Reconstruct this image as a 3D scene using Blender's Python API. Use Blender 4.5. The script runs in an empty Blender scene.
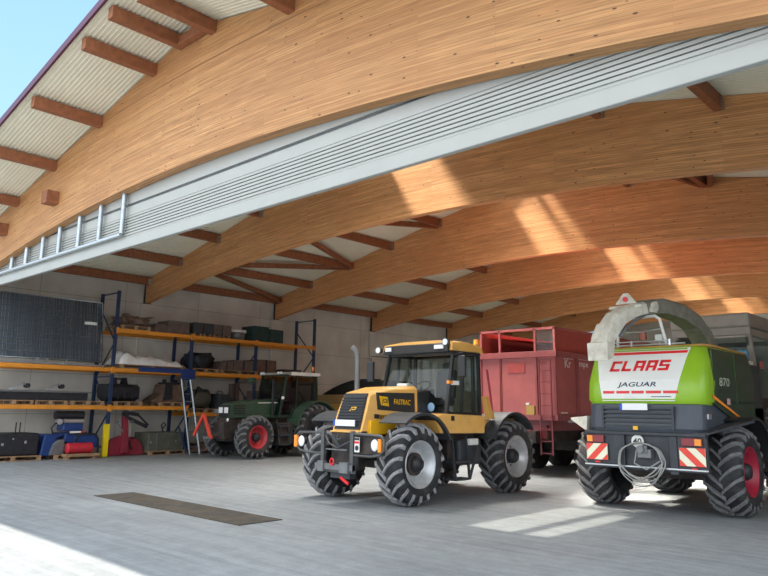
import bpy, math, random
from mathutils import Vector, Matrix
PI = math.pi
random.seed(7)
scene = bpy.context.scene
COL = scene.collection

# ------------------------------------------------------------------ camera
cam_d = bpy.data.cameras.new('camera'); cam = bpy.data.objects.new('camera', cam_d); COL.objects.link(cam)
F_PX, CY = 704.0, 262.0
YAW, PITCH, ROLL = math.radians(43.16), math.radians(11.67), math.radians(0.74)
cam_d.sensor_fit = 'HORIZONTAL'; cam_d.sensor_width = 36.0; cam_d.lens = F_PX / 768 * 36
cam_d.shift_y = -(288 - CY) / 768.0
cam_d.clip_end = 500
fw = Vector((-math.sin(YAW)*math.cos(PITCH), math.cos(YAW)*math.cos(PITCH), math.sin(PITCH)))
r0 = Vector((math.cos(YAW), math.sin(YAW), 0)); u0 = r0.cross(fw)
rr = r0*math.cos(ROLL) + u0*math.sin(ROLL); uu = -r0*math.sin(ROLL) + u0*math.cos(ROLL)
M = Matrix((rr, uu, -fw)).transposed().to_4x4(); M.translation = (0, 0, 1.7)
cam.matrix_world = M
scene.camera = cam

# ------------------------------------------------------------------ light
SUN_DIR = Vector((0.65, -0.12, -1.0))
w = bpy.data.worlds.new('sky'); scene.world = w; w.use_nodes = True
nt = w.node_tree; nt.nodes.clear()
wo = nt.nodes.new('ShaderNodeOutputWorld'); bg = nt.nodes.new('ShaderNodeBackground')
tc = nt.nodes.new('ShaderNodeTexCoord'); sp = nt.nodes.new('ShaderNodeSeparateXYZ'); rp = nt.nodes.new('ShaderNodeValToRGB')
nt.links.new(tc.outputs['Generated'], sp.inputs[0]); nt.links.new(sp.outputs['Z'], rp.inputs[0])
rp.color_ramp.elements[0].position = 0.0; rp.color_ramp.elements[0].color = (0.33, 0.50, 0.66, 1)
rp.color_ramp.elements[1].position = 0.8; rp.color_ramp.elements[1].color = (0.13, 0.28, 0.52, 1)
# sky whitened on the unseen open side, added as fill light for the hall
vd = nt.nodes.new('ShaderNodeVectorMath'); vd.operation = 'DOT_PRODUCT'; vd.inputs[1].default_value = (0.45, -0.88, 0.15)
mrw = nt.nodes.new('ShaderNodeMapRange'); mrw.interpolation_type = 'SMOOTHSTEP'; mrw.inputs[1].default_value = -0.15; mrw.inputs[2].default_value = 0.45
cl = nt.nodes.new('ShaderNodeMix'); cl.data_type = 'RGBA'; cl.inputs[7].default_value = (1.05, 1.12, 1.18, 1)
nt.links.new(tc.outputs['Generated'], vd.inputs[0]); nt.links.new(vd.outputs['Value'], mrw.inputs[0]); nt.links.new(mrw.outputs[0], cl.inputs[0])
nt.links.new(rp.outputs[0], cl.inputs[6]); nt.links.new(cl.outputs[2], bg.inputs[0]); bg.inputs[1].default_value = 1.0
nt.links.new(bg.outputs[0], wo.inputs[0])
sd = bpy.data.lights.new('sun', 'SUN'); sd.energy = 3.2; sd.angle = math.radians(0.6); sd.color = (1.0, 0.94, 0.82)
so = bpy.data.objects.new('sun', sd); COL.objects.link(so)
so.rotation_euler = SUN_DIR.to_track_quat('-Z', 'Y').to_euler()
BEAM_Y = [6.72, 12.97, 19.1, 25.2, 31.3, 37.4]
for i in range(5):                       # area lamps added under the ridge skylights, two per bay
    ya, yb = BEAM_Y[i]+0.3, BEAM_Y[i+1]-0.15
    if i == 0: ya = 10.0
    ld = bpy.data.lights.new('beam_patch_lamp', 'AREA'); ld.shape = 'RECTANGLE'; ld.size = 1.35; ld.size_y = yb-ya  # added narrow lamp, aimed to put sun patches on the beam fronts
    ld.energy = 52*(yb-ya)/5.6; ld.color = (1.0, 0.93, 0.80); ld.spread = math.radians(13)
    lo = bpy.data.objects.new('beam_patch_lamp', ld); COL.objects.link(lo); lo.location = (-11.6, (ya+yb)/2, 8.5)
    d = Vector((0.62, 0.30, -1)).normalized()
    z = -d; y = (Vector((0, 1, 0)) - z*z.y).normalized(); x = y.cross(z)
    lo.rotation_euler = Matrix((x, y, z)).transposed().to_euler()
    l2 = bpy.data.lights.new('skylight_fill_lamp', 'AREA'); l2.shape = 'RECTANGLE'; l2.size = 1.3; l2.size_y = (yb-1.9)-(ya+.3 if i else ya-1.5)  # wide lamp added as fill for the dim hall
    l2.energy = (190, 240, 260, 250, 250)[i]*(yb-ya)/5.6; l2.spread = math.radians(105); l2.color = (1.0, 0.95, 0.86)
    o2 = bpy.data.objects.new('skylight_fill_lamp', l2); COL.objects.link(o2); o2.location = (-11.65, ((yb-1.9)+(ya+.3 if i else ya-1.5))/2, 8.85)
vs = scene.view_settings; vs.view_transform = 'Standard'; vs.look = 'None'; vs.gamma = 1; vs.exposure = 1.15; vs.use_curve_mapping = False

# ------------------------------------------------------------------ materials
MATS = {}
def mat(name, col, rough=0.6, metal=0.0, noise=0.0, nscale=6.0, spec=None, emit=None, bump=0.0, dirt=None, dscale=3.0, damt=0.5):
    if name in MATS: return MATS[name]
    m = bpy.data.materials.new(name); m.use_nodes = True; n = m.node_tree; b = n.nodes['Principled BSDF']
    b.inputs['Base Color'].default_value = (*col, 1); b.inputs['Roughness'].default_value = rough; b.inputs['Metallic'].default_value = metal
    if spec is not None: b.inputs['Specular IOR Level'].default_value = spec
    if emit: b.inputs['Emission Color'].default_value = (*col, 1); b.inputs['Emission Strength'].default_value = emit
    if noise or bump or dirt:
        t = n.nodes.new('ShaderNodeTexCoord'); no = n.nodes.new('ShaderNodeTexNoise'); no.inputs['Scale'].default_value = nscale; no.inputs['Detail'].default_value = 6
        n.links.new(t.outputs['Object'], no.inputs['Vector'])
        cur = None
        if noise:
            hs = n.nodes.new('ShaderNodeHueSaturation'); hs.inputs['Color'].default_value = (*col, 1)
            mr = n.nodes.new('ShaderNodeMapRange'); mr.inputs[1].default_value = 0.25; mr.inputs[2].default_value = 0.75
            mr.inputs[3].default_value = 1-noise; mr.inputs[4].default_value = 1+noise
            n.links.new(no.outputs['Fac'], mr.inputs[0]); n.links.new(mr.outputs[0], hs.inputs['Value'])
            cur = hs.outputs[0]; n.links.new(cur, b.inputs['Base Color'])
        if dirt:
            n2 = n.nodes.new('ShaderNodeTexNoise'); n2.inputs['Scale'].default_value = dscale; n2.inputs['Detail'].default_value = 8
            n.links.new(t.outputs['Object'], n2.inputs['Vector'])
            m2 = n.nodes.new('ShaderNodeMapRange'); m2.inputs[1].default_value = 0.45; m2.inputs[2].default_value = 0.7; m2.inputs[4].default_value = damt
            n.links.new(n2.outputs['Fac'], m2.inputs[0])
            mx = n.nodes.new('ShaderNodeMix'); mx.data_type = 'RGBA'; n.links.new(m2.outputs[0], mx.inputs[0])
            if cur: n.links.new(cur, mx.inputs[6])
            else: mx.inputs[6].default_value = (*col, 1)
            mx.inputs[7].default_value = (*dirt, 1); n.links.new(mx.outputs[2], b.inputs['Base Color'])
        if bump:
            bp = n.nodes.new('ShaderNodeBump'); bp.inputs['Strength'].default_value = bump; bp.inputs['Distance'].default_value = 0.02
            n.links.new(no.outputs['Fac'], bp.inputs['Height']); n.links.new(bp.outputs[0], b.inputs['Normal'])
    MATS[name] = m; return m

def glulam(name, base, dark, knot):
    m = bpy.data.materials.new(name); m.use_nodes = True; n = m.node_tree; b = n.nodes['Principled BSDF']; L = n.links.new
    uv = n.nodes.new('ShaderNodeUVMap'); uv.uv_map = 'UVMap'
    br = n.nodes.new('ShaderNodeTexBrick'); br.inputs['Scale'].default_value = 1; br.inputs['Brick Width'].default_value = 3.4
    br.inputs['Row Height'].default_value = 0.045; br.inputs['Mortar Size'].default_value = 0.0022; br.inputs['Mortar Smooth'].default_value = 0.3
    br.offset = 0.37; br.inputs['Color1'].default_value = (*base, 1); br.inputs['Color2'].default_value = (*dark, 1)
    br.inputs['Mortar'].default_value = (dark[0]*.62, dark[1]*.58, dark[2]*.5, 1)
    L(uv.outputs[0], br.inputs['Vector'])
    mp = n.nodes.new('ShaderNodeMapping'); mp.inputs['Scale'].default_value = (1.3, 34, 1); L(uv.outputs[0], mp.inputs[0])
    no = n.nodes.new('ShaderNodeTexNoise'); no.inputs['Scale'].default_value = 1; no.inputs['Detail'].default_value = 7; no.inputs['Roughness'].default_value = .65; L(mp.outputs[0], no.inputs['Vector'])
    mr = n.nodes.new('ShaderNodeMapRange'); mr.inputs[1].default_value = .3; mr.inputs[2].default_value = .7; mr.inputs[3].default_value = .58; mr.inputs[4].default_value = 1.3
    L(no.outputs['Fac'], mr.inputs[0])
    hs = n.nodes.new('ShaderNodeHueSaturation'); L(br.outputs['Color'], hs.inputs['Color']); L(mr.outputs[0], hs.inputs['Value'])
    # broad weathering
    n2 = n.nodes.new('ShaderNodeTexNoise'); n2.inputs['Scale'].default_value = .55; n2.inputs['Detail'].default_value = 4; L(uv.outputs[0], n2.inputs['Vector'])
    m2 = n.nodes.new('ShaderNodeMapRange'); m2.inputs[1].default_value = .35; m2.inputs[2].default_value = .7; m2.inputs[3].default_value = 0; m2.inputs[4].default_value = .5; L(n2.outputs['Fac'], m2.inputs[0])
    mx = n.nodes.new('ShaderNodeMix'); mx.data_type = 'RGBA'; L(m2.outputs[0], mx.inputs[0]); L(hs.outputs[0], mx.inputs[6]); mx.inputs[7].default_value = (dark[0]*.95, dark[1]*.9, dark[2]*.9, 1)
    # knots
    mk = n.nodes.new('ShaderNodeMapping'); mk.inputs['Scale'].default_value = (4.6, 12, 1); L(uv.outputs[0], mk.inputs[0])
    vo = n.nodes.new('ShaderNodeTexVoronoi'); vo.inputs['Scale'].default_value = 1.0; L(mk.outputs[0], vo.inputs['Vector'])
    se = n.nodes.new('ShaderNodeSeparateColor'); L(vo.outputs['Color'], se.inputs[0])
    th = n.nodes.new('ShaderNodeMath'); th.operation = 'MULTIPLY'; th.inputs[1].default_value = .18; L(se.outputs[0], th.inputs[0])
    lt = n.nodes.new('ShaderNodeMath'); lt.operation = 'SUBTRACT'; L(th.outputs[0], lt.inputs[0]); L(vo.outputs['Distance'], lt.inputs[1])
    mk2 = n.nodes.new('ShaderNodeMapRange'); mk2.inputs[1].default_value = 0; mk2.inputs[2].default_value = .05; mk2.inputs[3].default_value = 0; mk2.inputs[4].default_value = .95; L(lt.outputs[0], mk2.inputs[0])
    mz = n.nodes.new('ShaderNodeMix'); mz.data_type = 'RGBA'; L(mk2.outputs[0], mz.inputs[0]); L(mx.outputs[2], mz.inputs[6]); mz.inputs[7].default_value = (*knot, 1)
    L(mz.outputs[2], b.inputs['Base Color']); b.inputs['Roughness'].default_value = .55
    MATS[name] = m; return m

def glass(name, tint, gl=0.14):
    m = bpy.data.materials.new(name); m.use_nodes = True; n = m.node_tree; n.nodes.clear()
    o = n.nodes.new('ShaderNodeOutputMaterial'); t = n.nodes.new('ShaderNodeBsdfTransparent'); g = n.nodes.new('ShaderNodeBsdfGlossy'); mx = n.nodes.new('ShaderNodeMixShader')
    t.inputs[0].default_value = (*tint, 1); g.inputs['Roughness'].default_value = .03; mx.inputs[0].default_value = gl
    n.links.new(t.outputs[0], mx.inputs[1]); n.links.new(g.outputs[0], mx.inputs[2]); n.links.new(mx.outputs[0], o.inputs[0])
    MATS[name] = m; return m

def concrete_floor():
    m = bpy.data.materials.new('concrete_floor'); m.use_nodes = True; n = m.node_tree; b = n.nodes['Principled BSDF']; L = n.links.new
    t = n.nodes.new('ShaderNodeTexCoord')
    def nz(scale, sc=(1, 1, 1), det=8, rot=0):
        mp = n.nodes.new('ShaderNodeMapping'); mp.inputs['Scale'].default_value = sc; mp.inputs['Rotation'].default_value = (0, 0, rot); L(t.outputs['Object'], mp.inputs[0])
        x = n.nodes.new('ShaderNodeTexNoise'); x.inputs['Scale'].default_value = scale; x.inputs['Detail'].default_value = det; x.inputs['Roughness'].default_value = .65; L(mp.outputs[0], x.inputs['Vector']); return x.outputs['Fac']
    def ramp(f, a, bb, c0, c1):
        r = n.nodes.new('ShaderNodeMapRange'); r.inputs[1].default_value = a; r.inputs[2].default_value = bb; r.inputs[3].default_value = c0; r.inputs[4].default_value = c1; L(f, r.inputs[0]); return r.outputs[0]
    v1 = ramp(nz(.35), .3, .7, .82, 1.15); v2 = ramp(nz(4.0), .3, .7, .86, 1.12); v3 = ramp(nz(1.0, (.35, 7, 1), 8, .25), .42, .72, 1.08, .78)
    v4 = ramp(nz(30.0), .3, .7, .88, 1.1)
    def mul(a, c):
        k = n.nodes.new('ShaderNodeMath'); k.operation = 'MULTIPLY'; L(a, k.inputs[0]); L(c, k.inputs[1]); return k.outputs[0]
    hs = n.nodes.new('ShaderNodeHueSaturation'); hs.inputs['Color'].default_value = (.275, .295, .31, 1)
    L(mul(mul(v1, v2), mul(v3, v4)), hs.inputs['Value']); L(hs.outputs[0], b.inputs['Base Color'])
    b.inputs['Roughness'].default_value = .62; b.inputs['Specular IOR Level'].default_value = .35
    bp = n.nodes.new('ShaderNodeBump'); bp.inputs['Strength'].default_value = .15; bp.inputs['Distance'].default_value = .01; L(nz(14), bp.inputs['Height']); L(bp.outputs[0], b.inputs['Normal'])
    MATS['concrete_floor'] = m; return m

def concrete_wall():
    m = bpy.data.materials.new('concrete_wall'); m.use_nodes = True; n = m.node_tree; b = n.nodes['Principled BSDF']; L = n.links.new
    t = n.nodes.new('ShaderNodeTexCoord'); mp = n.nodes.new('ShaderNodeMapping'); mp.inputs['Rotation'].default_value = (0, PI/2, PI/2); L(t.outputs['Object'], mp.inputs[0])
    se = n.nodes.new('ShaderNodeSeparateXYZ'); L(t.outputs['Object'], se.inputs[0]); cb = n.nodes.new('ShaderNodeCombineXYZ')
    ad = n.nodes.new('ShaderNodeMath'); ad.operation = 'ADD'; L(se.outputs[0], ad.inputs[0]); L(se.outputs[1], ad.inputs[1]); L(ad.outputs[0], cb.inputs[0]); L(se.outputs[2], cb.inputs[1])
    br = n.nodes.new('ShaderNodeTexBrick'); br.offset = 0; br.inputs['Scale'].default_value = 1; br.inputs['Brick Width'].default_value = 3.06; br.inputs['Row Height'].default_value = 1.35
    br.inputs['Mortar Size'].default_value = .008; br.inputs['Color1'].default_value = (.66, .63, .57, 1); br.inputs['Color2'].default_value = (.63, .60, .545, 1); br.inputs['Mortar'].default_value = (.3, .27, .23, 1)
    L(cb.outputs[0], br.inputs['Vector'])
    no = n.nodes.new('ShaderNodeTexNoise'); no.inputs['Scale'].default_value = 1.2; no.inputs['Detail'].default_value = 9; L(t.outputs['Object'], no.inputs['Vector'])
    mr = n.nodes.new('ShaderNodeMapRange'); mr.inputs[1].default_value = .3; mr.inputs[2].default_value = .7; mr.inputs[3].default_value = .86; mr.inputs[4].default_value = 1.1; L(no.outputs['Fac'], mr.inputs[0])
    hs = n.nodes.new('ShaderNodeHueSaturation'); L(br.outputs[0], hs.inputs['Color']); L(mr.outputs[0], hs.inputs['Value']); L(hs.outputs[0], b.inputs['Base Color']); b.inputs['Roughness'].default_value = .85
    MATS['concrete_wall'] = m; return m

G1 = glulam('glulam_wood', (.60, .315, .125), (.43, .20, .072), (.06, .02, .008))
TIMBER = mat('red_timber', (.28, .10, .042), .6, noise=.3, nscale=9)
TIMBER_END = mat('timber_end_grain', (.22, .10, .05), .7, noise=.3, nscale=14)
SHEET = mat('cream_roof_sheet', (.80, .76, .60), .5, noise=.05, nscale=1)
PURPLE = mat('purple_verge_trim', (.10, .02, .05), .4)
FLOOR = concrete_floor(); WALL = concrete_wall()
HDR = mat('white_door_panel', (.41, .415, .39), .45, noise=.04, nscale=2)
GROOVE = mat('dark_gap', (.10, .095, .09), .8)
GALV = mat('galvanised_steel', (.42, .46, .49), .35, .8, noise=.15, nscale=12)
ALU = mat('brushed_aluminium', (.6, .62, .63), .35, .8)
RUB = mat('tyre_rubber', (.015, .016, .020), .72, noise=.25, nscale=9, dirt=(.075, .07, .065), dscale=5, damt=.55)
LUG = mat('dusty_lit_tread_rubber', (.14, .14, .145), .8, noise=.35, nscale=15)  # tread dust, paled also for the light the lugs catch
BLACK = mat('black_plastic', (.02, .021, .024), .5, noise=.2, nscale=8)
DGREY = mat('dark_grey_metal', (.045, .05, .058), .5, .2, noise=.25, nscale=7)
MGREY = mat('mid_grey_metal', (.18, .185, .19), .5, .4, noise=.2, nscale=7)
CHASSIS = mat('greasy_chassis_metal', (.045, .038, .036), .65, .3, noise=.4, nscale=6, dirt=(.12, .08, .06), damt=.5)
YEL = mat('yellow_orange_paint', (.82, .45, .12), .35, noise=.08, nscale=3, dirt=(.45, .25, .1), dscale=2.5, damt=.3)
YEL2 = mat('fresh_yellow_paint', (.80, .43, .01), .3)
WHITE = mat('white_paint', (.78, .78, .74), .4, noise=.04, nscale=5)
CREAM = mat('dirty_cream_paint', (.66, .63, .54), .6, noise=.15, nscale=8, dirt=(.42, .36, .27), dscale=9, damt=.5)
SILVER = mat('silver_rim_paint', (.50, .52, .54), .38, .45, noise=.12, nscale=10)
REDRIM = mat('red_rim_paint', (.42, .03, .04), .4, noise=.15)
CRIMSON = mat('crimson_rim_paint', (.33, .012, .035), .4, noise=.15)
REDL = mat('bright_red_lettering', (.75, .02, .025), .4)
NAVY = mat('navy_lettering', (.02, .03, .07), .4)
GREEN = mat('bright_green_paint', (.26, .46, .02), .32, noise=.06, nscale=2)
FGREEN = mat('dull_green_paint', (.040, .078, .048), .4, noise=.2, nscale=5)
GRILLE = mat('slate_grey_plastic', (.055, .065, .085), .45, noise=.1)
TRED = mat('faded_red_paint', (.42, .105, .10), .5, noise=.15, nscale=2, dirt=(.34, .09, .11), dscale=1.2, damt=.6)
MAROON = mat('darkened_red_paint', (.22, .04, .05), .5, noise=.1)
TRED2 = mat('bright_red_paint', (.42, .06, .05), .45, noise=.12)
BLUE = mat('blue_rack_paint', (.012, .035, .09), .45, noise=.15)
ORANGE = mat('orange_rack_beam', (.74, .28, .03), .4, noise=.12, nscale=4)
YPROT = mat('yellow_guard', (.85, .65, .01), .4)
PALLET = mat('pallet_wood', (.33, .20, .11), .8, noise=.35, nscale=9)
LAMPG = mat('headlight_lens', (.85, .88, .9), .08)
ORL = mat('orange_lens', (.95, .30, .02), .2)
REDLENS = mat('dark_red_lens', (.25, .02, .03), .2)
GL = glass('cab_glass', (.62, .70, .68), .05); GLD = glass('dark_cab_glass', (.38, .44, .44), .05)
SKYL = glass('skylight_sheet', (.66, .66, .63), .05)
PLATE = mat('number_plate_white', (.85, .86, .88), .4)
EUB = mat('number_plate_blue', (.01, .08, .5), .4)
STR_W = mat('reflective_cream', (.85, .82, .62), .4); STR_R = mat('reflective_red', (.80, .06, .035), .4)
CABGREY = mat('warm_grey_cab_paint', (.34, .30, .25), .45, noise=.1)
SEATM = mat('seat_fabric', (.07, .07, .075), .8)
TARP = mat('white_tarpaulin', (.82, .81, .78), .6, noise=.15, nscale=6)
DBLUE = mat('deep_blue_paint', (.012, .045, .19), .4, noise=.2)
BRED = mat('dark_red_paint', (.25, .02, .04), .5, noise=.25)
RUST = mat('rusty_brown_metal', (.16, .10, .07), .8, .2, noise=.4, nscale=8)
OLIVE = mat('olive_grey_metal', (.10, .10, .075), .6, noise=.35, nscale=4)
DARKST = mat('dark_rough_metal', (.03, .03, .036), .6, .4, noise=.4, nscale=8)
COIR = mat('brown_grey_pit_cover', (.060, .052, .042), .9, noise=.45, nscale=5, dirt=(.12, .085, .05), dscale=2, damt=.5)
FENCEM = mat('galvanised_mesh_wire', (.13, .17, .22), .45, .6)
CRATE = mat('dark_grey_crate', (.045, .047, .052), .7, noise=.3)
CRATEB = mat('brown_block', (.14, .10, .085), .8, noise=.35)
CRATEG = mat('dark_green_crate', (.02, .055, .05), .6, noise=.3)
HOSE = mat('red_ribbed_hose', (.60, .03, .05), .5)
CABLE = mat('grey_cable', (.32, .32, .31), .5)
GOLDM = mat('brown_orange_trim', (.45, .24, .05), .5)

# ------------------------------------------------------------------ mesh builder
class MB:
    def __init__(s): s.v = []; s.f = []; s.sm = []; s.mi = []; s.cur = 0
    def add(s, vs_, fs, smooth=False):
        b = len(s.v); s.v += [tuple(x) for x in vs_]
        for f in fs: s.f.append(tuple(b+i for i in f)); s.sm.append(smooth); s.mi.append(s.cur)
        return s
    def m(s, i): s.cur = i; return s
    def hexa(s, p):   # 8 pts: bottom 4 ccw, top 4 ccw
        return s.add(p, [(3, 2, 1, 0), (4, 5, 6, 7), (0, 1, 5, 4), (1, 2, 6, 5), (2, 3, 7, 6), (3, 0, 4, 7)])
    def box(s, x0, x1, y0, y1, z0, z1):
        return s.hexa([(x0, y0, z0), (x1, y0, z0), (x1, y1, z0), (x0, y1, z0), (x0, y0, z1), (x1, y0, z1), (x1, y1, z1), (x0, y1, z1)])
    def obox(s, c, d, rot=(0, 0, 0)):
        from mathutils import Euler
        R = Euler(rot).to_matrix(); c = Vector(c); h = [k/2 for k in d]
        P = [c+R@Vector((a*h[0], b*h[1], e*h[2])) for e in (-1, 1) for a, b in ((-1, -1), (1, -1), (1, 1), (-1, 1))]
        return s.hexa(P)
    def bar(s, a, b, w_, h_, up=(0, 0, 1)):
        a = Vector(a); b = Vector(b); d = (b-a).normalized(); up = Vector(up)
        if abs(d.dot(up)) > .98: up = Vector((1, 0, 0))
        r = d.cross(up).normalized(); u = r.cross(d)
        P = []
        for q in (a, b):
            P.append([q+r*(sx*w_/2)+u*(sy*h_/2) for sx, sy in ((-1, -1), (1, -1), (1, 1), (-1, 1))])
        return s.add(P[0]+P[1], [(0, 1, 2, 3), (7, 6, 5, 4), (0, 4, 5, 1), (1, 5, 6, 2), (2, 6, 7, 3), (3, 7, 4, 0)])
    def tube(s, path, r, n=8, closed=False, smooth=True):
        path = [Vector(p) for p in path]; N = len(path); rs = r if isinstance(r, (list, tuple)) else [r]*N
        rings = []; up = None
        for i, p in enumerate(path):
            if closed: t = (path[(i+1) % N]-path[i-1]).normalized()
            else: t = (path[min(i+1, N-1)]-path[max(i-1, 0)]).normalized()
            if up is None:
                up = Vector((0, 0, 1)) if abs(t.z) < .9 else Vector((1, 0, 0))
            u = (up-t*up.dot(t)).normalized(); up = u; v = t.cross(u)
            rings.append([p+(u*math.cos(2*PI*k/n)+v*math.sin(2*PI*k/n))*rs[i] for k in range(n)])
        vs_ = [q for rg in rings for q in rg]; fs = []
        for i in range(N if closed else N-1):
            j = (i+1) % N
            for k in range(n): fs.append((i*n+k, i*n+(k+1) % n, j*n+(k+1) % n, j*n+k))
        s.add(vs_, fs, smooth)
        if not closed: s.add(rings[0]+rings[-1], [tuple(range(n))[::-1], tuple(range(n, 2*n))])
        return s
    def loft(s, secs, cap=True, smooth=False):
        n = len(secs[0]); vs_ = [q for c in secs for q in c]; fs = []
        for i in range(len(secs)-1):
            for k in range(n): fs.append((i*n+k, i*n+(k+1) % n, (i+1)*n+(k+1) % n, (i+1)*n+k))
        s.add(vs_, fs, smooth)
        if cap: s.add(list(secs[0])+list(secs[-1]), [tuple(range(n))[::-1], tuple(range(n, 2*n))])
        return s
    def prism(s, pts, axis, a, b):
        def P(p, t): return (t, p[0], p[1]) if axis == 'x' else ((p[0], t, p[1]) if axis == 'y' else (p[0], p[1], t))
        n = len(pts)
        return s.add([P(p, a) for p in pts]+[P(p, b) for p in pts], [tuple(range(n))[::-1], tuple(range(n, 2*n))]+[(k, (k+1) % n, n+(k+1) % n, n+k) for k in range(n)])
    def lathe(s, prof, c, axis='x', n=28, smooth=True, a0=0, a1=2*PI):
        full = abs(a1-a0-2*PI) < 1e-6; N = n if full else n+1
        def P(a, r, t):
            co, si = math.cos(t)*r, math.sin(t)*r
            d = (a, co, si) if axis == 'x' else ((co, a, si) if axis == 'y' else (co, si, a))
            return (c[0]+d[0], c[1]+d[1], c[2]+d[2])
        vs_ = [P(a, r, a0+(a1-a0)*k/n) for a, r in prof for k in range(N)]; fs = []
        for i in range(len(prof)-1):
            for k in range(n):
                k2 = (k+1) % N if full else k+1
                fs.append((i*N+k, i*N+k2, (i+1)*N+k2, (i+1)*N+k))
        return s.add(vs_, fs, smooth)
    def cyl(s, c, r, a, b, axis='x', n=20, r2=None):
        r2 = r if r2 is None else r2
        return s.lathe([(a, 0.0001), (a, r)], c, axis, n, False).lathe([(a, r), (b, r2)], c, axis, n, True).lathe([(b, r2), (b, .0001)], c, axis, n, False)
    def sphere(s, c, r, sx=1, sy=1, sz=1, n=12):
        vs_ = []; fs = []; m_ = n//2
        for i in range(m_+1):
            ph = PI*i/m_
            for k in range(n): vs_.append((c[0]+r*sx*math.sin(ph)*math.cos(2*PI*k/n), c[1]+r*sy*math.sin(ph)*math.sin(2*PI*k/n), c[2]+r*sz*math.cos(ph)))
        for i in range(m_):
            for k in range(n): fs.append((i*n+k, (i+1)*n+k, (i+1)*n+(k+1) % n, i*n+(k+1) % n))
        return s.add(vs_, fs, True)
    def text(s, txt, origin, xdir, ydir, h, off=0.0, shear=0.0, depth=.003, width=None):
        cu = bpy.data.curves.new('t', 'FONT'); cu.body = txt; cu.size = 1; cu.extrude = 0; cu.offset = off; cu.shear = shear; cu.resolution_u = 3
        o = bpy.data.objects.new('t', cu); COL.objects.link(o); dg = bpy.context.evaluated_depsgraph_get(); me = bpy.data.meshes.new_from_object(o.evaluated_get(dg))
        xs = [v.co.x for v in me.vertices]; ys = [v.co.y for v in me.vertices]; x0, x1, y0, y1 = min(xs), max(xs), min(ys), max(ys)
        k = h/(y1-y0); kx = k if width is None else width/(x1-x0)
        O = Vector(origin); X = Vector(xdir).normalized(); Y = Vector(ydir).normalized(); N = X.cross(Y)
        vs_ = [O+X*((v.co.x-x0)*kx)+Y*((v.co.y-y0)*k)+N*depth for v in me.vertices]
        s.add(vs_, [tuple(p.vertices) for p in me.polygons])
        bpy.data.objects.remove(o); bpy.data.curves.remove(cu); bpy.data.meshes.remove(me); return s

ORG = {}
def obj(name, mb, m, parent=None, bev=0.0, loc=None, seg=2):
    org = ORG[parent.name] if parent is not None else Vector(loc if loc is not None else (0, 0, 0))
    me = bpy.data.meshes.new(name); me.from_pydata([tuple(Vector(v)-org) for v in mb.v], [], mb.f)
    me.polygons.foreach_set('use_smooth', mb.sm); me.polygons.foreach_set('material_index', mb.mi)
    for x in (m if isinstance(m, (list, tuple)) else [m]): me.materials.append(x)
    me.update(); o = bpy.data.objects.new(name, me); COL.objects.link(o)
    if parent is not None: o.parent = parent
    else: o.location = org
    ORG[o.name] = org
    if bev:
        b = o.modifiers.new('Bevel', 'BEVEL'); b.width = bev; b.segments = seg; b.limit_method = 'ANGLE'; b.angle_limit = math.radians(35)
    return o
def thing(name, label, cat, loc, group=None):
    o = bpy.data.objects.new(name, None); COL.objects.link(o); o.location = loc; o.empty_display_size = .1; ORG[o.name] = Vector(loc)
    o['label'] = label; o['category'] = cat
    if group: o['group'] = group
    return o
def tag(o, label, cat, group=None, kind=None):
    o['label'] = label; o['category'] = cat
    if group: o['group'] = group
    if kind: o['kind'] = kind
    return o
def struct(name, mb, m, label=None, bev=0, parent=None, loc=None):
    o = obj(name, mb, m, parent, bev, loc)
    if parent is None: o['kind'] = 'structure'
    if label: o['label'] = label; o['category'] = name.split('_')[0]
    return o
def B(*a): return MB().box(*a)

# ------------------------------------------------------------------ the hall
RX, RZ, SL = -11.6, 9.08, .217
def zt(x): return RZ-SL*abs(x-RX)
def zb(x): return 6.45-1.04*((x+12.2)/12.25)**2
def zbf(x): return 6.22-.0082*(x+12)**2
XL, XR = -24.45, 0.25
struct('floor', MB().add([(-70, -30, 0), (45, -30, 0), (45, 70, 0), (-70, 70, 0)], [(0, 1, 2, 3)]), FLOOR, 'light grey worn concrete floor and yard')
wl = MB().box(-24.95, -24.5, 6.7, 43.6, 0, 6.26)
for y in BEAM_Y[1:]: wl.box(-24.5, -24.36, y-.15, y+.45, 0, 5.38)
struct('wall_left', wl, WALL, 'beige concrete panel wall behind the pallet racking')
struct('wall_back', MB().prism([(XL-.5, 0), (XR+.5, 0), (XR+.5, zt(XR+.5)-.1), (RX, RZ-.1), (XL-.5, zt(XL-.5)-.1)], 'y', 43.6, 43.9), WALL, 'far gable wall of the hall')
wr = MB()
for y in BEAM_Y+[43.2]: wr.box(.25, .6, y-.2, y+.3, 0, 6.42)
wr.box(.3, .6, 7.0, 43.6, 4.6, 6.42); wr.box(.3, .6, 12.97, 43.6, 0, 4.6)
struct('wall_right', wr, WALL, 'side wall with open bays beside the harvester')
def roof(xa, xb, ya, yb):
    mb = MB(); P = .09; y = ya; top = []
    prof = []
    while y < yb:
        prof += [(y, 0), (y+.02, 0), (y+.03, .012), (y+.075, .012), (y+.085, 0)]; y += P
    prof.append((yb, 0))
    vs_ = []; 
    for x in (xa, xb):
        for (yy, dz) in prof: vs_.append((x, yy, zt(x)+.012+dz))
    n = len(prof); mb.add(vs_, [(k, k+1, n+k+1, n+k) for k in range(n-1)])
    mb.add([(xa, ya, zt(xa)+.04), (xb, ya, zt(xb)+.04), (xb, yb, zt(xb)+.04), (xa, yb, zt(xa)+.04), (xa, ya, zt(xa)+.1), (xb, ya, zt(xb)+.1), (xb, yb, zt(xb)+.1), (xa, yb, zt(xa)+.1)],
           [(3, 2, 1, 0), (4, 5, 6, 7), (0, 1, 5, 4), (1, 2, 6, 5), (2, 3, 7, 6), (3, 0, 4, 7)])
    return mb
VERGE = 5.06
rf = roof(-25.3, -12.45, VERGE, 43.9)
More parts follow.
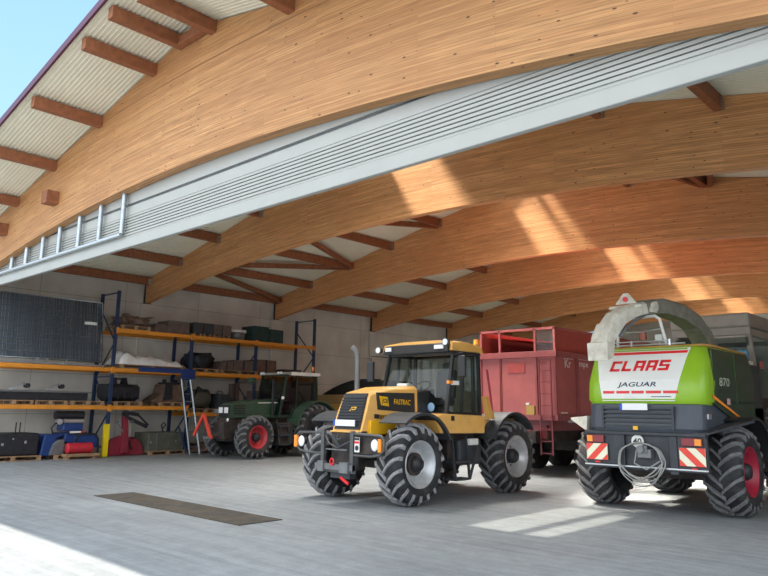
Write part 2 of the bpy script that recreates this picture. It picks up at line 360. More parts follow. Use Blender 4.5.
r2 = roof(-11.1, 1.0, VERGE, 43.9); rf.add(r2.v, r2.f)
r3 = roof(-12.45, RX, VERGE, 10.0); rf.add(r3.v, r3.f); r3 = roof(RX, -10.3, VERGE, 10.0); rf.add(r3.v, r3.f)
struct('ceiling', rf, SHEET, 'cream ribbed metal roof sheeting')
sk = MB(); sk.add([(-12.45, 10, zt(-12.45)+.05), (RX, 10, RZ+.05), (-10.3, 10, zt(-10.3)+.05), (-12.45, 43.9, zt(-12.45)+.05), (RX, 43.9, RZ+.05), (-10.3, 43.9, zt(-10.3)+.05)], [(0, 1, 4, 3), (1, 2, 5, 4)])
w1 = struct('window_1', sk, SKYL, 'clear ridge skylight along the roof')
obj('glazing_bar', B(RX-.07, RX+.07, 10, 43.9, RZ-.12, RZ+.03), mat('grey_bar', (.3, .3, .3), .5), w1)
vt = MB()
for a, b in ((-25.3, RX), (RX, 1.0)):
    vt.hexa([(a, VERGE-.05, zt(a)-.03), (b, VERGE-.05, zt(b)-.03), (b, VERGE, zt(b)-.03), (a, VERGE, zt(a)-.03), (a, VERGE-.05, zt(a)+.13), (b, VERGE-.05, zt(b)+.13), (b, VERGE, zt(b)+.13), (a, VERGE, zt(a)+.13)])
struct('trim_1', vt, PURPLE, 'dark purple metal verge trim on the roof edge')

# glulam beams
G2 = glulam('glulam_wood_lightened', (.82, .43, .185), (.62, .29, .11), (.08, .028, .01))  # front beam wood paled in colour to make up for dim hall light
def beam(y, label, th=.22):
    zb = zbf if y < 7 else globals()['zb']
    N = 72; mb = MB(); me_v = []; uvs = []
    xs = [XL+(XR-XL)*i/N for i in range(N+1)]
    def fz(x): return zt(x)
    # front & back faces with 4 rows
    rows = 5; verts = []; faces = []; fuv = []
    for side, yy in ((0, y), (1, y+th)):
        base = len(verts)
        for x in xs:
            for r in range(rows+1): verts.append((x, yy, zb(x)+(fz(x)-zb(x))*r/rows))
        for i in range(N):
            for r in range(rows):
                a = base+i*(rows+1)+r; q = (a, a+rows+1, a+rows+2, a+1)
                if side: q = q[::-1]
                faces.append(q); fuv.append([(verts[k][0]+y*3.7, verts[k][2]-zb(verts[k][0])+y*.31) for k in q])
    n0 = (N+1)*(rows+1)
    for i in range(N):
        a = i*(rows+1); b = a+rows+1; q = (a+n0, b+n0, b, a); faces.append(q); fuv.append([(verts[k][0], verts[k][1]*.6) for k in q])
        a += rows; b += rows; q = (a, b, b+n0, a+n0); faces.append(q); fuv.append([(verts[k][0], verts[k][1]) for k in q])
    for i in (0, N):
        a = i*(rows+1); q = [a, a+n0, a+n0+rows, a+rows]; faces.append(tuple(q)); fuv.append([(verts[k][1], verts[k][2]) for k in q])
    me = bpy.data.meshes.new('glulam_beam'); org = Vector((RX, y, 0)); me.from_pydata([tuple(Vector(v)-org) for v in verts], [], faces)
    ul = me.uv_layers.new(name='UVMap'); li = 0
    for fu in fuv:
        for u in fu: ul.data[li].uv = u; li += 1
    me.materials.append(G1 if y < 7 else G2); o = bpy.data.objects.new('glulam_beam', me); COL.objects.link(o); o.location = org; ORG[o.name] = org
    tag(o, label, 'beam'); obj('dark_end_gap', B(XL-.04, XL+.05, y-.02, y+th+.02, zb(XL)-.04, zt(XL)-.02), BLACK, o); return o  # black box standing for the shaded gap at the beam end
labs = ['bright arched glulam beam at the open front, above the white door stack', 'second arched glulam beam, first one behind the door stack', 'third arched glulam beam counted from the front',
        'fourth arched glulam beam counted from the front', 'fifth arched glulam beam, deep in the hall above the harvester', 'rearmost visible arched glulam beam above the harvester cab']
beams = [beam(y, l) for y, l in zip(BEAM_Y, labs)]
# ridge wedge seam on the front beam: thin curved dark joint line
sj = MB(); N = 40
for i in range(N):
    xa = -19.2+(15.0)*i/N; xb = -19.2+15.0*(i+1)/N
    za, zb_ = min(zbf(xa)+1.95, zt(xa)), min(zbf(xb)+1.95, zt(xb))
    sj.add([(xa, 6.716, za-.012), (xb, 6.716, zb_-.012), (xb, 6.716, zb_+.006), (xa, 6.716, za+.006)], [(0, 1, 2, 3)])
obj('lamella_joint', sj, mat('joint_brown', (.25, .12, .05), .7), beams[0])
# purlins
PX = [-24.15, -22.05, -19.75, -17.5, -15.2, -12.9, -10.2, -8.2, -6.1, -3.8, -1.4]
ordn = ['wall-side', 'second', 'third', 'fourth', 'fifth', 'sixth', 'seventh', 'eighth', 'ninth', 'tenth', 'eleventh']
bayn = ['first bay behind the door stack', 'second bay of the hall', 'third bay of the hall', 'fourth bay of the hall', 'fifth bay of the hall']
def purl(x, ya, yb, label, grp, h=.28, wd=.16):
    z = zt(x)-.01
    m_ = MB().box(x-wd/2, x+wd/2, ya, yb, z-h, z)
    return tag(obj('roof_purlin', m_, TIMBER, bev=.008, loc=(x, ya, z-h)), label, 'purlin', grp)
for b in range(5):
    for k, x in enumerate(PX):
        if b > 1 and k > 5: continue
        o = purl(x, BEAM_Y[b]+.22, BEAM_Y[b+1], f'reddish timber purlin, {ordn[k]} from the left wall, in the {bayn[b]}', 'roof purlins between the beams')
        if b < 2:
            s = 1 if k < 5 else -1
            sh = MB().box(x+.08, x+.10, BEAM_Y[b+1]-.12, BEAM_Y[b+1]-.001, zt(x)-.30, zt(x)-.06)
            obj('joist_hanger', sh, GALV, o)
for k, (x, n_) in enumerate(((-22.4, 'lowest one at the picture edge'), (-20.12, 'second lowest'), (-17.8, 'third lowest'), (-15.4, 'fourth lowest'), (-13.03, 'fifth from the bottom'), (-11.95, 'just left of the ridge'), (-10.85, 'large one just right of the ridge'), (-8.5, 'first beyond the ridge pair'))):
    z = zt(x)-.012; m_ = MB().box(x-.09, x+.09, 5.18, 6.72, z-.25, z)
    o = tag(obj('overhang_purlin', m_, [TIMBER], bev=.01, loc=(x, 5.18, z-.28)), f'timber purlin end under the roof overhang, {n_}', 'purlin', 'purlin ends under the front overhang')
m_ = MB().box(-11.86, -10.94, 6.55, 6.71, zt(-11.4)-.30, zt(-11.4)-.11)
tag(obj('ridge_block', m_, TIMBER, bev=.01, loc=(-11.4, 6.45, zt(-11.4)-.36)), 'short timber block between two purlins at the ridge', 'block')
# diagonal braces
def brace(a, b, lab):
    tag(obj('roof_brace', MB().bar(a, b, .12, .18), TIMBER, bev=.006, loc=a), lab, 'brace', 'diagonal roof braces')
ya, yb = BEAM_Y[1]+.22, BEAM_Y[2]
N2 = {-21.9: 'second', -17.4: 'fourth', -8.3: 'eighth', -3.9: 'tenth'}
for xa_, xb_ in ((-21.9, -24.0), (-21.9, -19.75), (-17.4, -19.6), (-17.4, -15.3), (-8.3, -6.2), (-3.9, -6.0)):
    brace((xa_, ya, zt(xa_)-.20), (xb_, yb, zt(xb_)-.20), f'diagonal timber brace in the second bay, running {"left" if xb_ < xa_ else "right"} towards the back from the {N2[xa_]} purlin')
# blocks on front beam
for (x, z, l) in ((-17.5, 6.66, 'square timber block on the front beam above the steel posts'), (-20.8, 6.40, 'square timber block at the left picture edge of the front beam')):
    t = tag(obj('timber_block', MB().box(x-.2, x+.14, 6.42, 6.718, z-.14, z+.18), TIMBER, bev=.01, loc=(x, 6.35, z-.17)), l, 'block')

# ------------------------------------------------------------------ overhead door stack
HY = 6.96
def hz(z): return 1.7+(z-1.7)*HY/7.1
dt = thing('overhead_door_stack', 'white folded overhead door stack hanging below the front beam', 'door', (-12, HY, hz(5.05)))
def arch_panel(z0, ztopf, y0, y1):
    m_ = MB(); N = 60
    for i in range(N):
        xa = XL+.05+(XR-XL-.1)*i/N; xb = XL+.05+(XR-XL-.1)*(i+1)/N
        za, zc = max(z0+.005, ztopf(xa)), max(z0+.005, ztopf(xb))
        if za <= z0+.006 and zc <= z0+.006: continue
        m_.hexa([(xa, y0, z0), (xb, y0, z0), (xb, y1, z0), (xa, y1, z0), (xa, y0, za), (xb, y0, zc), (xb, y1, zc), (xa, y1, za)])
    return m_
x0, x1 = XL+.06, XR-.05
m_ = MB().box(x0, x1, HY, HY+.10, hz(5.05), hz(5.27)); m_.box(x0, x1, HY+.02, HY+.1, hz(5.27), hz(5.33))
obj('bottom_beam', m_, HDR, dt, bev=.015)
levels = [5.32, 5.385, 5.45, 5.515, 5.58, 5.645, 5.71]
for i, z in enumerate(levels):
    m_ = MB().box(x0, x1, HY, HY+.30, hz(z)+.006, hz(z+.05)); m_.m(1).box(x0, x1, HY+.035, HY+.28, hz(z)-.02, hz(z)+.006)
    obj('folded_panel', m_, [HDR, GROOVE], dt)
cap = lambda lim: (lambda x: min(lim, zbf(x)+.35))
obj('top_panel', arch_panel(hz(5.775), cap(hz(5.985)), HY+.01, HY+.3), HDR, dt)
obj('guide_track', arch_panel(hz(5.985), cap(hz(6.045)), HY+.05, HY+.3), MGREY, dt)
obj('fascia_panel', arch_panel(hz(6.045), lambda x: zbf(x)+.35, HY+.0, HY+.3), HDR, dt)
# galvanised posts
gp = thing('steel_post_rail', 'galvanised rail with seven upright posts at left end of door stack', 'rail', (-18, 6.87, 5.25))
obj('rail', MB().box(-22.0, -14.25, 6.84, 6.93, 5.25, 5.31), ALU, gp, bev=.005)
for x in (-20.5, -19.5, -18.45, -17.45, -16.35, -15.28, -14.2):
    obj('post', MB().tube([(x, 6.87, 5.29), (x, 6.87, zbf(x)+.03)], .055, 10), GALV, gp)
# pit cover
tag(obj('pit_cover', B(-13.43, -8.82, 6.42, 7.22, .002, .012), COIR, loc=(-11.1, 6.8, 0)), 'long brown flat pit cover set in the concrete floor', 'pit cover')

# ------------------------------------------------------------------ pallet rack
XF, XB = -22.9, -24.1
rack = thing('pallet_rack', 'blue and orange steel pallet racking along the left wall', 'rack', (-23.5, 14, 0))
for y, h in ((7.3, 4.8), (11.2, 5.5), (14.15, 4.25), (17.05, 4.3), (20.1, 5.4)):
    m_ = MB()
    for x in (XF, XB): m_.box(x-.045, x+.045, y-.05, y+.05, .0, h)
    zz = .3; k = 0
    while zz+1.0 < h:
        a, b = ((XF, XB) if k % 2 else (XB, XF)); m_.bar((a, y, zz), (b, y, zz+1.15 if zz+1.15 < h else h-.05), .03, .04); 
        if k % 2 == 0: m_.bar((XF, y, zz), (XB, y, zz), .03, .04)
        zz += 1.15; k += 1
    m_.bar((XF, y, h-.06), (XB, y, h-.06), .035, .04)
    for x in (XF, XB): m_.box(x-.07, x+.07, y-.08, y+.08, 0, .012)
    obj('upright_frame', m_, BLUE, rack)
def rbeam(ya, yb, z):
    for x in (XF+.02, XB-.02):
        m_ = MB().box(x-.025, x+.025, ya+.05, yb-.05, z-.065, z+.065)
        if x > -23.5:
            for yy in (ya+.03, yb-.03): m_.box(x-.015, x+.055, yy-.035, yy+.035, z-.12, z+.1)
        obj('shelf_beam', m_, ORANGE, rack, bev=.004)
Ys = [7.3, 11.2, 14.15, 17.05, 20.1]
for i in range(4):
    if i > 0: rbeam(Ys[i], Ys[i+1], 4.15)
    rbeam(Ys[i], Ys[i+1], 2.82)
    rbeam(Ys[i], Ys[i+1], 1.58 if i < 2 else 1.37)
tag(obj('post_protector', B(XF-.06, XF+.07, 11.09, 11.145, .0, 1.05).box(XF+.05, XF+.07, 11.145, 11.25, 0, 1.05), YPROT, loc=(XF, 11.1, 0)), 'yellow guard plate at the foot of the rack post', 'post guard')

PAL_G = 'wooden pallets on the rack'
def pallet(y0, z, lab, L=1.2, x0=-24.05, x1=-22.85, grp=PAL_G):
    m_ = MB(); 
    for k in range(5): 
        xa = x0+(x1-x0-.14)*k/4; m_.box(xa, xa+.14, y0, y0+L, z+.115, z+.14)
    for k in range(3):
        ya = y0+(L-.12)*k/2; m_.box(x0, x1, ya, ya+.12, z+.095, z+.115)
    o = tag(obj('pallet', m_, PALLET, loc=(x0, y0, z)), lab, 'pallet', grp)
    b = MB()
    for xa in (x0, (x0+x1)/2-.05, x1-.1):
        for k in range(3):
            ya = y0+(L-.12)*k/2; b.box(xa, xa+.1, ya, ya+.12, z+.02, z+.095)
        b.box(xa, xa+.1, y0, y0+L, z+.0, z+.02)
    obj('block_base', b, PALLET, o)
    return o
S1, S1b, S2, S3 = 1.645, 1.435, 2.885, 4.215
pallet(7.6, S1, 'wooden pallet under left end of the long flat metal box'); pallet(8.75, S1, 'wooden pallet under the middle of the long flat metal box', 1.05); pallet(9.9, S1, 'wooden pallet under right end of the long flat metal box', 1.1)
# fence panel stack (leaning mesh fence)
fp = thing('mesh_fence_bundle', 'bundle of grey mesh construction fence panels standing on the shelf', 'fence panels', (-23.4, 9.3, S2))
for j in range(4):
    xo = -22.95-.09*j; fr = MB(); wi = MB(); y0, y1, z0, z1 = 7.3, 10.88-.04*j, S2+.18, 5.05+.01*j
    lean = -.25
    def X(z): return xo+lean*(z-z0)/(z1-z0)
    c = [(X(z0), y0, z0), (X(z0), y1, z0), (X(z1), y1-.1, z1), (X(z1), y0, z1)]
    fr.tube(c, .02, 8, True)
    k = 0; y = y0+.04
    while y < y1-.05:
        wi.bar((X(z0), y, z0), (X(z1), y, z1), .02, .02); y += .085 if j == 0 else .10
    for q in range(1, 10):
        z = z0+(z1-z0)*q/10; wi.bar((X(z), y0, z), (X(z), y1-.1*q/10, z), .02, .02)
    fo = obj('panel_frame', fr, GALV, fp); obj('wire_mesh', wi, FENCEM, fo)
obj('foot_rail', MB().box(-23.35, -22.88, 7.2, 10.9, S2+.02, S2+.07).box(-22.93, -22.88, 8.7, 8.8, S2+.07, S2+.2).box(-22.93, -22.88, 9.0, 9.08, S2+.07, S2+.2).box(-22.93, -22.88, 9.6, 9.68, S2+.07, S2+.2), GALV, fp)
obj('tag_strip', MB().box(-23.1, -23.08, 10.2, 10.6, 4.27, 4.36), WHITE, fp)
# flat box + motors
m_ = MB().box(-24.0, -22.9, 7.4, 10.45, S1+.142, S1+.38)
o = tag(obj('flat_metal_box', m_, DARKST, bev=.01, loc=(-23.4, 9, S1+.14)), 'long low dark metal box with pale lid on three pallets', 'box'); obj('lid', B(-24.02, -22.86, 7.35, 10.55, S1+.38, S1+.44), MGREY, o, bev=.01)
for y, l in ((8.4, 'left'), (9.45, 'right')):
    t = thing('steel_clamp', f'small grey steel clamp fitting on the flat box, {l} one', 'clamp', (-23.1, y, S1+.44), 'clamps on the flat metal box')
    obj('base', B(-23.25, -22.95, y-.28, y+.22, S1+.44, S1+.50), ALU, t, bev=.01)
    obj('arm', MB().bar((-23.1, y-.25, S1+.5), (-23.1, y+.1, S1+.66), .06, .05).bar((-23.1, y+.1, S1+.66), (-23.1, y+.25, S1+.52), .06, .05), GALV, t)
    obj('roller', MB().cyl((-23.1, y+.2, S1+.58), .07, -.1, .1), DARKST, t)
# excavator buckets
def bucket(y, z, wd, lab, m__, hh=.55):
    t = thing('excavator_bucket', lab, 'bucket', (-23.4, y, z), 'excavator buckets on the rack')
    prof = []
    for k in range(9):
        a = PI*1.0*k/8-PI*.15; prof.append((-23.4+.42*math.cos(a), z+.30+.30*math.sin(a+PI)))
    outer = [(-23.85, z+hh), (-23.88, z+.35), (-23.75, z+.1), (-23.5, z), (-23.2, z), (-22.98, z+.12), (-22.92, z+.3), (-22.95, z+hh*.8), (-23.1, z+hh)]
    obj('shell', MB().prism(outer, 'y', y-wd/2, y+wd/2), m__, t, bev=.03)
    r = MB()
    for k in range(5): yy = y-wd/2+.06+(wd-.12)*k/4; r.box(-22.94, -22.89, yy-.02, yy+.02, z+.08, z+hh*.85)
    obj('wear_strip', r, DARKST, t)
    obj('hanger', MB().prism([(-23.6, z+hh), (-23.1, z+hh), (-23.2, z+hh+.22), (-23.5, z+hh+.22)], 'y', y-.25, y-.20).prism([(-23.6, z+hh), (-23.1, z+hh), (-23.2, z+hh+.22), (-23.5, z+hh+.22)], 'y', y+.12, y+.17).box(-23.4, -23.3, y-.25, y+.17, z+hh+.14, z+hh+.2), DARKST, t)
pallet(11.35, S1, 'wooden pallet under the ribbed excavator bucket', 1.0)
bucket(11.72, S1+.142, 1.1, 'black ribbed excavator bucket beside the rack post on the lower shelf', DARKST, .58)
pallet(13.0, S1, 'wooden pallet under the flared brown bucket', 1.0)
t = thing('digging_bucket', 'brownish flared digging bucket on the lower shelf above the olive box', 'bucket', (-23.3, 13.5, S1+.142))
z = S1+.142
obj('shell', MB().prism([(12.75, z), (14.0, z), (14.0, z+.62), (13.3, z+.62), (13.2, z+.3)], 'x', -23.8, -23.0), RUST, t, bev=.02)
obj('side_cheek', MB().prism([(13.2, z+.05), (13.25, z+.62), (13.5, z+.62), (13.55, z+.1)], 'x', -23.0, -22.95), DARKST, t)
obj('hanger', B(-23.6, -23.1, 13.3, 13.9, z+.62, z+.70).box(-23.4, -23.2, 13.35, 13.4, z+.7, z+.8).box(-23.4, -23.2, 13.8, 13.85, z+.7, z+.8), DARKST, t)
# lower right shelf
pallet(14.3, S1b, 'wooden pallet under the rounded olive drum', 1.2); pallet(15.6, S1b, 'wooden pallet under the small dark machine box', .7)
z = S1b+.142
t = thing('steel_drum', 'rounded olive brown steel drum lying behind the tractor bonnet', 'drum', (-23.3, 14.9, z))
obj('shell', MB().lathe([(0, .01), (0, .24), (.06, .33), (.85, .36), (.95, .2), (.95, .01)], (-23.4, 14.35, z+.36), 'y', 20), OLIVE, t)
obj('frame_bracket', MB().bar((-23.1, 14.4, z+.02), (-23.1, 14.65, z+.78), .05, .05).bar((-23.1, 14.65, z+.78), (-23.1, 15.0, z+.6), .05, .05), DARKST, t)
t = thing('machine_box', 'small dark slanted machine box on the lower shelf behind the green tractor', 'box', (-23.3, 15.8, z))
obj('body', MB().prism([(15.55, z), (16.15, z), (16.15, z+.35), (15.9, z+.52), (15.55, z+.55)], 'x', -23.7, -22.95), CRATE, t, bev=.02); obj('handle', MB().tube([(-23.3, 15.6, z+.54), (-23.3, 15.65, z+.66), (-23.3, 15.85, z+.64), (-23.3, 15.9, z+.52)], .015, 6), DARKST, t)
for k, (y, h) in enumerate(((16.35, .95), (16.6, 1.0))):
    tag(obj('timber_plank', MB().box(-23.6, -23.4, y, y+.12, z-.142, z+h), CRATEB, loc=(-23.5, y, z-.14)), 'dark plank standing upright beside the machine box, '+('left' if k == 0 else 'right'), 'plank', 'upright planks')
tag(obj('box_pile', MB().box(-23.8, -23.0, 17.2, 18.4, z-.14, z+.5).box(-23.7, -23.0, 17.3, 18.1, z+.5, z+.7), CRATEB, bev=.02, loc=(-23.4, 17.8, z-.14)), 'brown boxes on the lower shelf seen through the green tractor cab', 'box')
# middle shelf
pallet(11.45, S2, 'dark wooden pallet under the white tarpaulin', 2.4)
import mathutils.noise as MN
def lump(cx, cy, cz, rx, ry, rz, seed, rough=.35, n=26, fl=0.0):
    m_ = MB(); vs_ = []; fs = []; M_ = n//2
    for i in range(M_+1):
        ph = PI*i/M_
        for k in range(n):
            d = Vector((math.sin(ph)*math.cos(2*PI*k/n), math.sin(ph)*math.sin(2*PI*k/n), math.cos(ph)))
            e = .55; d2 = Vector([math.copysign(abs(q)**e, q) for q in d])
            r = 1+rough*(MN.noise(d*2.3+Vector((seed, 0, 0)))+.5*MN.noise(d*6+Vector((0, seed, 0))))
            vs_.append((cx+d2.x*rx*r, cy+d2.y*ry*r, max(cz+d2.z*rz*r, cz-rz)))
    for i in range(M_):
        for k in range(n): fs.append((i*n+k, (i+1)*n+k, (i+1)*n+(k+1) % n, i*n+(k+1) % n))
    return m_.add(vs_, fs, True)
tp = thing('folded_tarpaulin', 'crumpled white tarpaulin folded on a pallet above the buckets', 'tarpaulin', (-23.35, 12.5, S2+.142))
vs_ = []; NX, NY = 16, 40
for i in range(NX+1):
    for j in range(NY+1):
        u, v = i/NX, j/NY; y = 11.4+2.4*v; x = -23.95+1.1*u
        hgt = (.46-.30*v)*(1-.55*(2*abs(u-.5))**3)*(min(1, v*9)**.5)*(min(1, (1-v)*12)**.5)
        hgt += .12*MN.noise(Vector((x*3, y*2.2, 0)))+.13*MN.noise(Vector((x*9+y*3, y*1.6, 3)))
        if i in (0, NX) or j in (0, NY): hgt = 0
        vs_.append((x, y, S2+.145+max(hgt, 0)))
obj('sheet', MB().add(vs_, [(i*(NY+1)+j, (i+1)*(NY+1)+j, (i+1)*(NY+1)+j+1, i*(NY+1)+j+1) for i in range(NX) for j in range(NY)], True), TARP, tp)
tag(obj('blue_channel', MB().box(-22.86, -22.80, 12.1, 14.25, 2.80, 2.96).box(-22.86, -22.78, 13.75, 14.3, 2.62, 2.96), DBLUE, bev=.01, loc=(-22.85, 13, 2.62)), 'bright blue metal channel strapped along the shelf front under the tarpaulin', 'channel')
pallet(14.25, S2, 'wooden pallet under the pile of black crates on the middle shelf', 1.1)
t = tag(obj('net_pile', lump(-23.35, 14.7, S2+.142+.28, .5, .42, .28, 3, .5), DARKST, loc=(-23.35, 14.7, S2+.14)), 'dark tangled pile of netting on the middle shelf', 'netting')
pallet(15.45, S2, 'wooden pallet under the brown boxes on the middle shelf', 1.7)
for k, (y, wd, h, c, l) in enumerate(((15.5, .55, .32, CRATEB, 'small brown carton at left of the middle shelf boxes'), (16.08, .95, .40, CRATEB, 'wide flat brown carton on the middle shelf'), (17.15, 1.0, .62, RUST, 'tall rust brown box on the middle shelf behind the tractor cab'), (18.6, .9, .3, CRATE, 'low dark box on the middle shelf above the tractor roof'))):
    zz = S2+(.142 if k < 2 else 0)
    o = tag(obj('carton', B(-23.8, -22.95, y, y+wd, zz, zz+h), c, bev=.015, loc=(-23.4, y, zz)), l, 'box'); obj('strap', B(-23.81, -22.94, y+wd*.45, y+wd*.52, zz-.0, zz+h+.005), DARKST, o)
# top shelf
pallet(11.35, S3, 'reddish wooden pallet at the left end of the top shelf', 1.1)
tag(obj('chain_heap', lump(-23.35, 11.9, S3+.142+.17, .5, .5, .17, 9, .9), RUST, loc=(-23.35, 11.9, S3+.14)), 'low heap of rusty chains on the top shelf', 'chains')
for k, (y, wd, h, n_) in enumerate(((12.65, .5, .25, 'left'), (13.15, .9, .42, 'right'))):
    o = tag(obj('slab_stack', MB().box(-23.8, -22.95, y, y+wd, S3, S3+h), CRATEB, bev=.02, loc=(-23.4, y, S3)), f'dark stack of flat slabs on the top shelf, {n_} one', 'slabs', 'slab stacks'); obj('top_slab', B(-23.75, -22.97, y+.05, y+wd-.05, S3+h, S3+h+.05), MGREY if k else CRATEB, o)
nm = ['first', 'second', 'third', 'fourth']
for k in range(4):
    y = 14.22+k*.42
    pm = MB().box(-23.8, -22.92, y, y+.38, S3+.1, S3+.5); 
    o = tag(obj('block_crate', pm, CRATE if k < 2 else CRATEB, bev=.015, loc=(-23.4, y, S3)), f'dark square crate on the top shelf, {nm[k]} right of the middle rack post', 'crate', 'crates on the top shelf')
    obj('foot', B(-23.7, -22.95, y+.03, y+.1, S3, S3+.1).box(-23.7, -22.95, y+.28, y+.35, S3, S3+.1), PALLET, o)
t = thing('round_tub', 'grey round tub with pale rim on the top shelf', 'tub', (-23.3, 16.4, S3))
obj('body', MB().lathe([(0, .001), (0, .3), (.38, .34), (.38, .001)], (-23.3, 16.38, S3), 'z', 24), MGREY, t); obj('rim', MB().lathe([(.3, .34), (.3, .37), (.4, .37), (.4, .33)], (-23.3, 16.38, S3), 'z', 24), WHITE, t)
for k, (y, wd, h) in enumerate(((16.95, .75, .62), (17.75, .7, .55))):
    o = tag(obj('plastic_crate', B(-23.8, -22.95, y, y+wd, S3, S3+h), CRATEG, bev=.02, loc=(-23.4, y, S3)), 'dark green plastic crate near the right end of the top shelf, '+('left' if k == 0 else 'right'), 'crate', 'green crates')
    r = MB()
    for q in range(5): r.box(-22.95, -22.93, y+.05+q*(wd-.1)/4-.015, y+.05+q*(wd-.1)/4+.015, S3+.04, S3+h-.05)
    obj('rib', r, CRATEG, o)
# ground items
def gp_(y, L, l): return pallet(y, 0.0, l, L, -24.0, -22.7, 'wooden pallets on the floor under the rack')
gp_(7.5, 1.6, 'wooden floor pallet under the black tank')
t = thing('black_tank', 'glossy black tank box with two upright pins on a floor pallet', 'tank', (-23.3, 8.4, .142))
obj('body', B(-23.9, -22.8, 7.6, 9.03, .142, .80), DARKST, t, bev=.06, seg=3)
for y in (8.38, 8.5): obj('pin', MB().tube([(-23.0, y, .8), (-23.0, y, 1.12)], .018, 6), DARKST, t)
obj('clip', MB().box(-22.8, -22.79, 7.95, 8.02, .45, .52).box(-22.8, -22.79, 8.6, 8.66, .5, .58).box(-22.8, -22.79, 8.25, 8.29, .62, .66), ALU, t)
gp_(9.5, 1.45, 'wooden floor pallet under the blue machine')
t = thing('blue_sprayer', 'blue tank machine with black and blue pump unit and hoses on top', 'machine', (-23.3, 10, .142))
m_ = MB().prism([(9.1, .1), (9.6, .1), (9.55, .62), (9.85, .74), (9.2, .76)], 'x', -23.6, -22.85)
obj('left_tank', m_, DBLUE, t, bev=.03)
obj('grey_hood', MB().prism([(9.35, .12), (9.78, .15), (9.78, .6), (9.6, .58), (9.45, .45)], 'x', -22.88, -22.76), MGREY, t, bev=.02)
obj('main_tank', MB().prism([(9.8, .5), (10.9, .3), (10.9, .72), (10.4, .8), (9.8, .78)], 'x', -23.8, -22.85), DBLUE, t, bev=.04)
obj('arch_guard', MB().tube([(-22.85, 10.1, .15), (-22.85, 10.15, .6), (-22.85, 10.3, .74), (-22.85, 10.75, .74), (-22.85, 10.9, .6), (-22.85, 10.92, .15)], .035, 8), DARKST, t)
obj('engine_block', B(-23.4, -22.9, 9.75, 10.4, .84, 1.2), DBLUE, t, bev=.04)
obj('air_cleaner', MB().cyl((-23.1, 9.55, 1.33), .13, 0, .9, 'y', 16), DARKST, t)
obj('manifold', MB().cyl((-22.88, 9.75, 1.15), .07, 0, .6, 'y', 12).cyl((-22.95, 9.62, 1.13), .09, -.1, .1, 'x', 12), ALU, t)
obj('hose', MB().tube([(-22.9, 9.75, 1.1), (-22.88, 9.5, 1.08), (-22.87, 9.38, .95), (-22.9, 9.45, .78), (-22.9, 9.7, .72), (-22.85, 10.1, .75), (-22.85, 10.5, .78)], .03, 8), BLACK, t)
obj('label_strip', B(-22.84, -22.83, 9.95, 10.3, .78, .84), WHITE, t)
obj('red_marker', MB().prism([(10.28, .78), (10.36, .76), (10.42, .88)], 'x', -22.85, -22.83), REDL, t)
rh = MB()
prof = []; 
for k in range(22): prof += [(k*.036, .15), (k*.036+.018, .165)]
tag(obj('hose_drum', MB().lathe([(0, .01)]+prof+[(.79, .01)], (-22.6, 9.8, .33), 'y', 20), HOSE, loc=(-22.6, 10.1, .17)), 'red ribbed hose roll lying before the blue machine', 'hose')
# stand under the hose roll is a low pallet end
tag(obj('low_skid', B(-22.69, -22.4, 9.7, 10.8, .08, .165).box(-22.69, -22.45, 9.75, 9.85, 0, .08).box(-22.69, -22.45, 10.6, 10.7, 0, .08), PALLET, loc=(-22.6, 9.8, 0)), 'low wooden skid carrying the red hose roll', 'skid')
# red disc mower / plough
t = thing('red_snow_blade', 'dark red two-winged blade implement with black hydraulic arm on the floor', 'implement', (-23.1, 11.9, 0))
obj('wing', MB().prism([(11.2, 0.02), (11.95, .02), (11.95, .62), (11.75, .66), (11.45, .56), (11.28, .36)], 'x', -23.15, -23.0), BRED, t, bev=.015)
obj('wing', MB().prism([(11.95, 0.02), (12.6, .02), (12.55, .3), (12.4, .52), (12.15, .62), (11.95, .62)], 'x', -23.15, -23.0), BRED, t, bev=.015)
obj('mast', MB().prism([(11.72, .1), (12.0, .1), (11.95, .6), (11.88, 1.3), (11.72, 1.3), (11.75, .6)], 'x', -23.0, -22.85), BRED, t, bev=.01)
obj('side_strut', MB().bar((-22.95, 11.98, .55), (-22.95, 12.15, .2), .05, .04).bar((-22.95, 12.1, .55), (-22.95, 12.25, .6), .05, .04), DARKST, t)
obj('hydraulic_arm', MB().bar((-22.9, 11.78, 1.3), (-22.9, 12.6, .95), .12, .1).bar((-22.9, 11.78, 1.42), (-22.9, 12.25, 1.35), .1, .12).bar((-22.9, 12.25, 1.35), (-22.9, 12.65, 1.0), .06, .05).cyl((-22.9, 11.8, 1.38), .11, -.07, .07), DARKST, t)
obj('ball_joint', MB().cyl((-22.86, 11.5, 1.12), .06, -.05, .05).cyl((-22.86, 12.02, 1.12), .05, -.05, .05).bar((-22.86, 11.5, 1.1), (-22.86, 11.75, .8), .04, .04), MGREY, t)
gp_(12.66, 1.45, 'wooden floor pallet under the olive box')
t = thing('olive_box', 'flat olive dark steel box with black handle on a floor pallet', 'box', (-23.3, 13.3, .142))
obj('body', B(-23.8, -22.8, 12.66, 14.02, .142, .75), OLIVE, t, bev=.02); obj('edge_seam', B(-22.8, -22.78, 12.95, 13.0, .15, .74), MGREY, t)
obj('handle', MB().tube([(-23.0, 13.3, .75), (-23.0, 13.22, 1.0), (-23.0, 13.3, 1.08), (-23.0, 13.38, 1.0), (-23.0, 13.3, .9)], .025, 6), DARKST, t)
obj('bolt', MB().cyl((-22.8, 12.75, .42), .03, 0, .02).cyl((-22.8, 13.7, .45), .025, 0, .02), ALU, t)
tag(obj('blue_prop', MB().bar((-22.75, 13.75, .95), (-22.65, 14.05, .03), .05, .05), BLUE, loc=(-22.7, 14, 0)), 'blue steel prop leaning against the olive box', 'prop')
